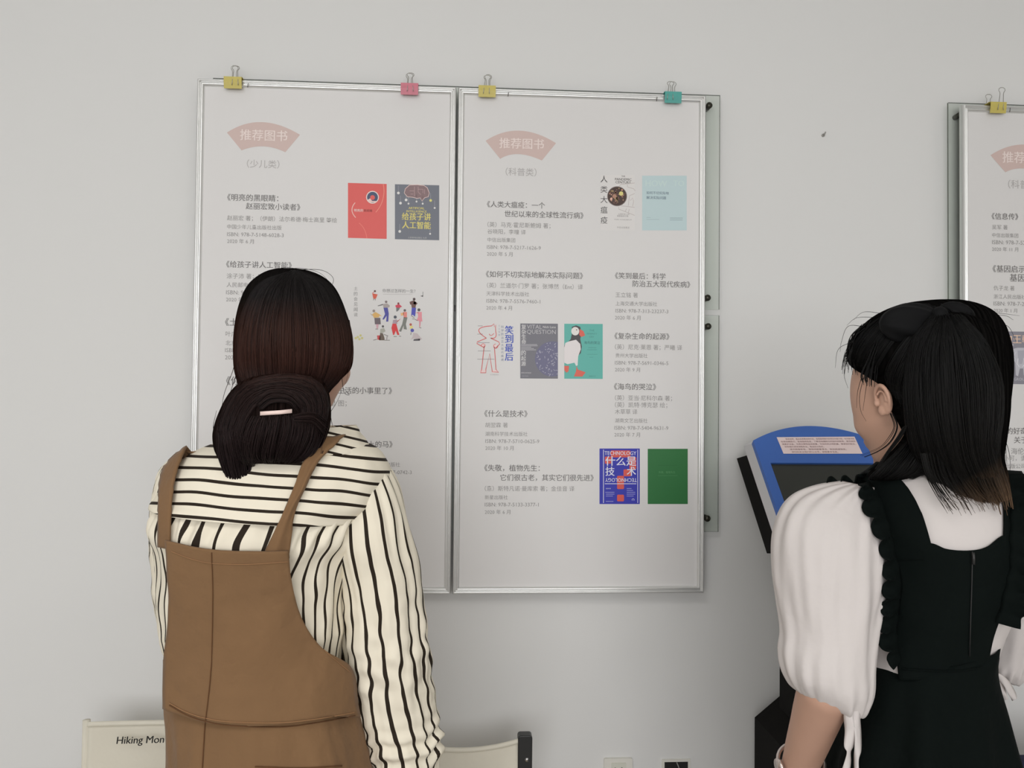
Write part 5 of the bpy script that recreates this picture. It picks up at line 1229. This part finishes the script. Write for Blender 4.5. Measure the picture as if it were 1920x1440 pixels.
hb2 = bvh_of(h1[:2], h2[:2])
UVH = lambda vs: [(p.x*4, min(1, max(0, (zh-p.z)/(zh-zl)))*.8) for p in vs]
mb = MB().add(h1[0], h1[1], 1, UVH(h1[0])).add(h2[0], h2[1], 1, UVH(h2[0]))
A_ = lambda l, r, n, **k: add_strands(mb, hb2, Y2, l, r, n, zh, zl, rnd=rn, lift=k.pop('lift', (.0005, .004)), **k)
A_([(1735, 572), (1690, 580), (1640, 605), (1605, 645), (1596, 680)], [(1745, 574), (1715, 600), (1680, 640), (1655, 675), (1640, 700)], 320)
A_([(1745, 575), (1712, 620), (1680, 660), (1662, 700), (1672, 735)], [(1760, 578), (1750, 640), (1735, 700), (1725, 760), (1722, 800)], 320)
A_([(1720, 780), (1710, 815), (1680, 850), (1640, 886), (1626, 898)], [(1748, 790), (1752, 820), (1758, 850), (1750, 876), (1712, 896)], 240)
A_([(1770, 575), (1815, 585), (1850, 630), (1868, 700)], [(1765, 572), (1790, 600), (1810, 640), (1820, 700)], 120)
fs = lambda pts, r=.0007, dy=-.02: free_strand(mb, [at(x, y, Y2+dy) for x, y in pts], r, zh, zl+.12, rn.random())
for i in range(46):   # fringe ends
    x0 = rn.uniform(1600, 1640); e = rn.uniform(0, 1)
    fs([(x0+14, 600+rn.uniform(0, 18)), (x0-8+e*6, 632), (1586+e*18, 662+rn.uniform(-6, 8)), (1577+e*36, 690+rn.uniform(-12, 14))], rn.uniform(.0005, .0011), rn.uniform(-.01, .03))
for i in range(26):   # hair over the temple and sideburn
    e = rn.random(); fs([(1640+e*16, 640), (1625+e*22, 675), (1612+e*34, 700+rn.uniform(-4, 8)), (1614+e*30, 716+rn.uniform(-6, 10))], rn.uniform(.0006, .0011), -.045+rn.uniform(-.01, .005))
for pts in ([(1622, 700), (1612, 740), (1614, 770), (1624, 790)], [(1616, 705), (1608, 735), (1606, 765)], [(1628, 702), (1622, 740), (1618, 770)], [(1600, 640), (1572, 655), (1566, 690)], [(1620, 612), (1590, 612), (1578, 640), (1575, 660)], [(1640, 595), (1606, 596), (1588, 610)], [(1655, 588), (1620, 585), (1600, 600)], [(1594, 660), (1583, 700), (1590, 728)]): fs(pts, .0005, -.035)
for k in range(7):   # lock sweeping from behind the ear under the jaw
    e = rn.uniform(-1, 1); fs([(1672+e*3, 775), (1680+e*4, 800), (1668+e*4, 826+e*3), (1648, 843+e*4), (1618+e*5, 856+e*2)], .0006, -.085)
for k in range(26):
    e = rn.random(); fs([(1705-e*12, 795+e*6), (1690-e*10, 822), (1668-e*8, 850), (1648-e*8, 880)], rn.uniform(.0004, .0009), -.075-.01*rn.random())
for pts in ([(1850, 590), (1885, 592), (1900, 600)], [(1845, 585), (1880, 588), (1912, 592)], [(1860, 605), (1890, 612), (1905, 640)], [(1872, 800), (1890, 840), (1894, 880), (1884, 915)], [(1874, 760), (1884, 820), (1888, 870)], [(1868, 830), (1874, 880), (1872, 910)]): fs(pts, .0005, -.05)
hair2 = mb.build('hair', [M_hair2, M_hair2b], P2); zl += .42
YP = Y2-.075
PT = [[0, 1748, 588, 1800, 588, .02, .02, 0], [.05, 1722, 602, 1836, 602, .035, .03, 0], [.15, 1702, 640, 1864, 640, .05, .04, 0], [.3, 1692, 700, 1879, 700, .055, .045, 0], [.46, 1692, 762, 1881, 762, .055, .045, 0], [.62, 1704, 822, 1875, 822, .052, .04, 0], [.72, 1718, 856, 1872, 856, .046, .035, 0], [.82, 1748, 890, 1882, 890, .036, .03, 0], [.92, 1785, 922, 1890, 922, .022, .02, 0], [1, 1822, 946, 1890, 944, .008, .008, 0]]
pt = loft(PT, YP, 60, 90, 2.1, 0, lambda a, t: .004*noise.noise(Vector((a*5, t*1.5, 81)))); ptb = bvh_of(pt[:2])
mb = MB().add(pt[0], pt[1], 1, [(p.x*4, min(1, max(0, (zh-p.z)/(zh-zl)))*.9) for p in pt[0]])
G = [[(1752, 592), (1712, 640), (1700, 710), (1702, 780), (1716, 850), (1745, 905), (1765, 935)], [(1765, 592), (1748, 650), (1745, 720), (1752, 790), (1768, 860), (1800, 925), (1842, 962)], [(1778, 590), (1795, 640), (1805, 710), (1810, 790), (1820, 860), (1850, 920), (1875, 958)], [(1800, 592), (1845, 640), (1874, 710), (1876, 780), (1868, 840), (1880, 900), (1895, 952)]]
for a, b in zip(G[:-1], G[1:]): add_strands(mb, ptb, YP, a, b, 330, zh, zl, rnd=rn, lift=(.0005, .004), t1=(.86, 1.0), wob=3)
for i in range(60):
    e = rn.random(); free_strand(mb, [at(1740+e*100, 850, YP-.035), at(1750+e*105, 890, YP-.035), at(1770+e*110, 925+rn.uniform(-5, 5), YP-.035), at(1795+e*95, 945+rn.uniform(-12, 22), YP-.035)], rn.uniform(.0006, .001), zh, zl, rn.random())
for i in range(90):   # bleached ends sweeping outwards
    e = rn.random(); free_strand(mb, [at(1800+e*66, 835, YP-.03), at(1818+e*62, 875, YP-.038), at(1835+e*58, 912, YP-.04), at(1858+e*42, 940+rn.uniform(-14, 18), YP-.04)], rn.uniform(.0006, .0011), zh, zl-.03*rn.random(), rn.random())
for i in range(14):
    e = rn.random(); free_strand(mb, [at(1725+e*20, 850, YP-.04), at(1735+e*22, 890, YP-.045), at(1752+e*30, 925, YP-.045), at(1772+e*35, 955+rn.uniform(-10, 10), YP-.045)], rn.uniform(.0006, .001), zh, zl, rn.random())
xa, xb = at(1735, 900, YP).x, at(1895, 900, YP).x
mb.uv = [(u, max(0, v-.26*(1-min(1, max(0, (q.x-xa)/(xb-xa))))*min(1, v*1.2))) for (u, v), q in zip(mb.uv, mb.v)]   # only the outer ends are bleached
mb.build('ponytail', [M_hair2, M_hair2b], hair2)
M_bow = mat('black_satin', (.0055, .0055, .006, 1), .7, 0, .12)
def bow_loop(c, rx, ry, ang, Y, fl):
    mb = MB(); R = Matrix.Rotation(math.radians(ang), 3, 'Y'); s = (Y-CAM.y)/F_PX; cc = at(c[0], c[1], Y); n, k = 30, 20; v = []
    for i in range(k+1):
        p = math.pi*i/k
        for j in range(n):
            w = 2*math.pi*j/n; x = math.cos(p); rr = math.sin(p)*(1+.35*x*fl)
            pl_ = 1+.10*math.sin(5*w+3*x)
            v.append(cc+R @ Vector((x*rx*s, math.sin(w)*.020*rr*pl_, math.cos(w)*ry*s*rr*pl_)))
    mb.add(v, [(i*n+j, i*n+(j+1) % n, (i+1)*n+(j+1) % n, (i+1)*n+j) for i in range(k) for j in range(n)]); return mb
bow = bow_loop((1706, 604), 60, 36, -8, Y2-.072, -.3).build('hair_bow', M_bow, hair2, label='black satin bow')
bow_loop((1793, 588), 34, 22, 22, Y2-.072, .3).build('bow_loop', M_bow, bow)
MB().ellipsoid(at(1762, 596, Y2-.09), (.013, .012, .017), None, 18, 12).build('bow_knot', M_bow, bow)
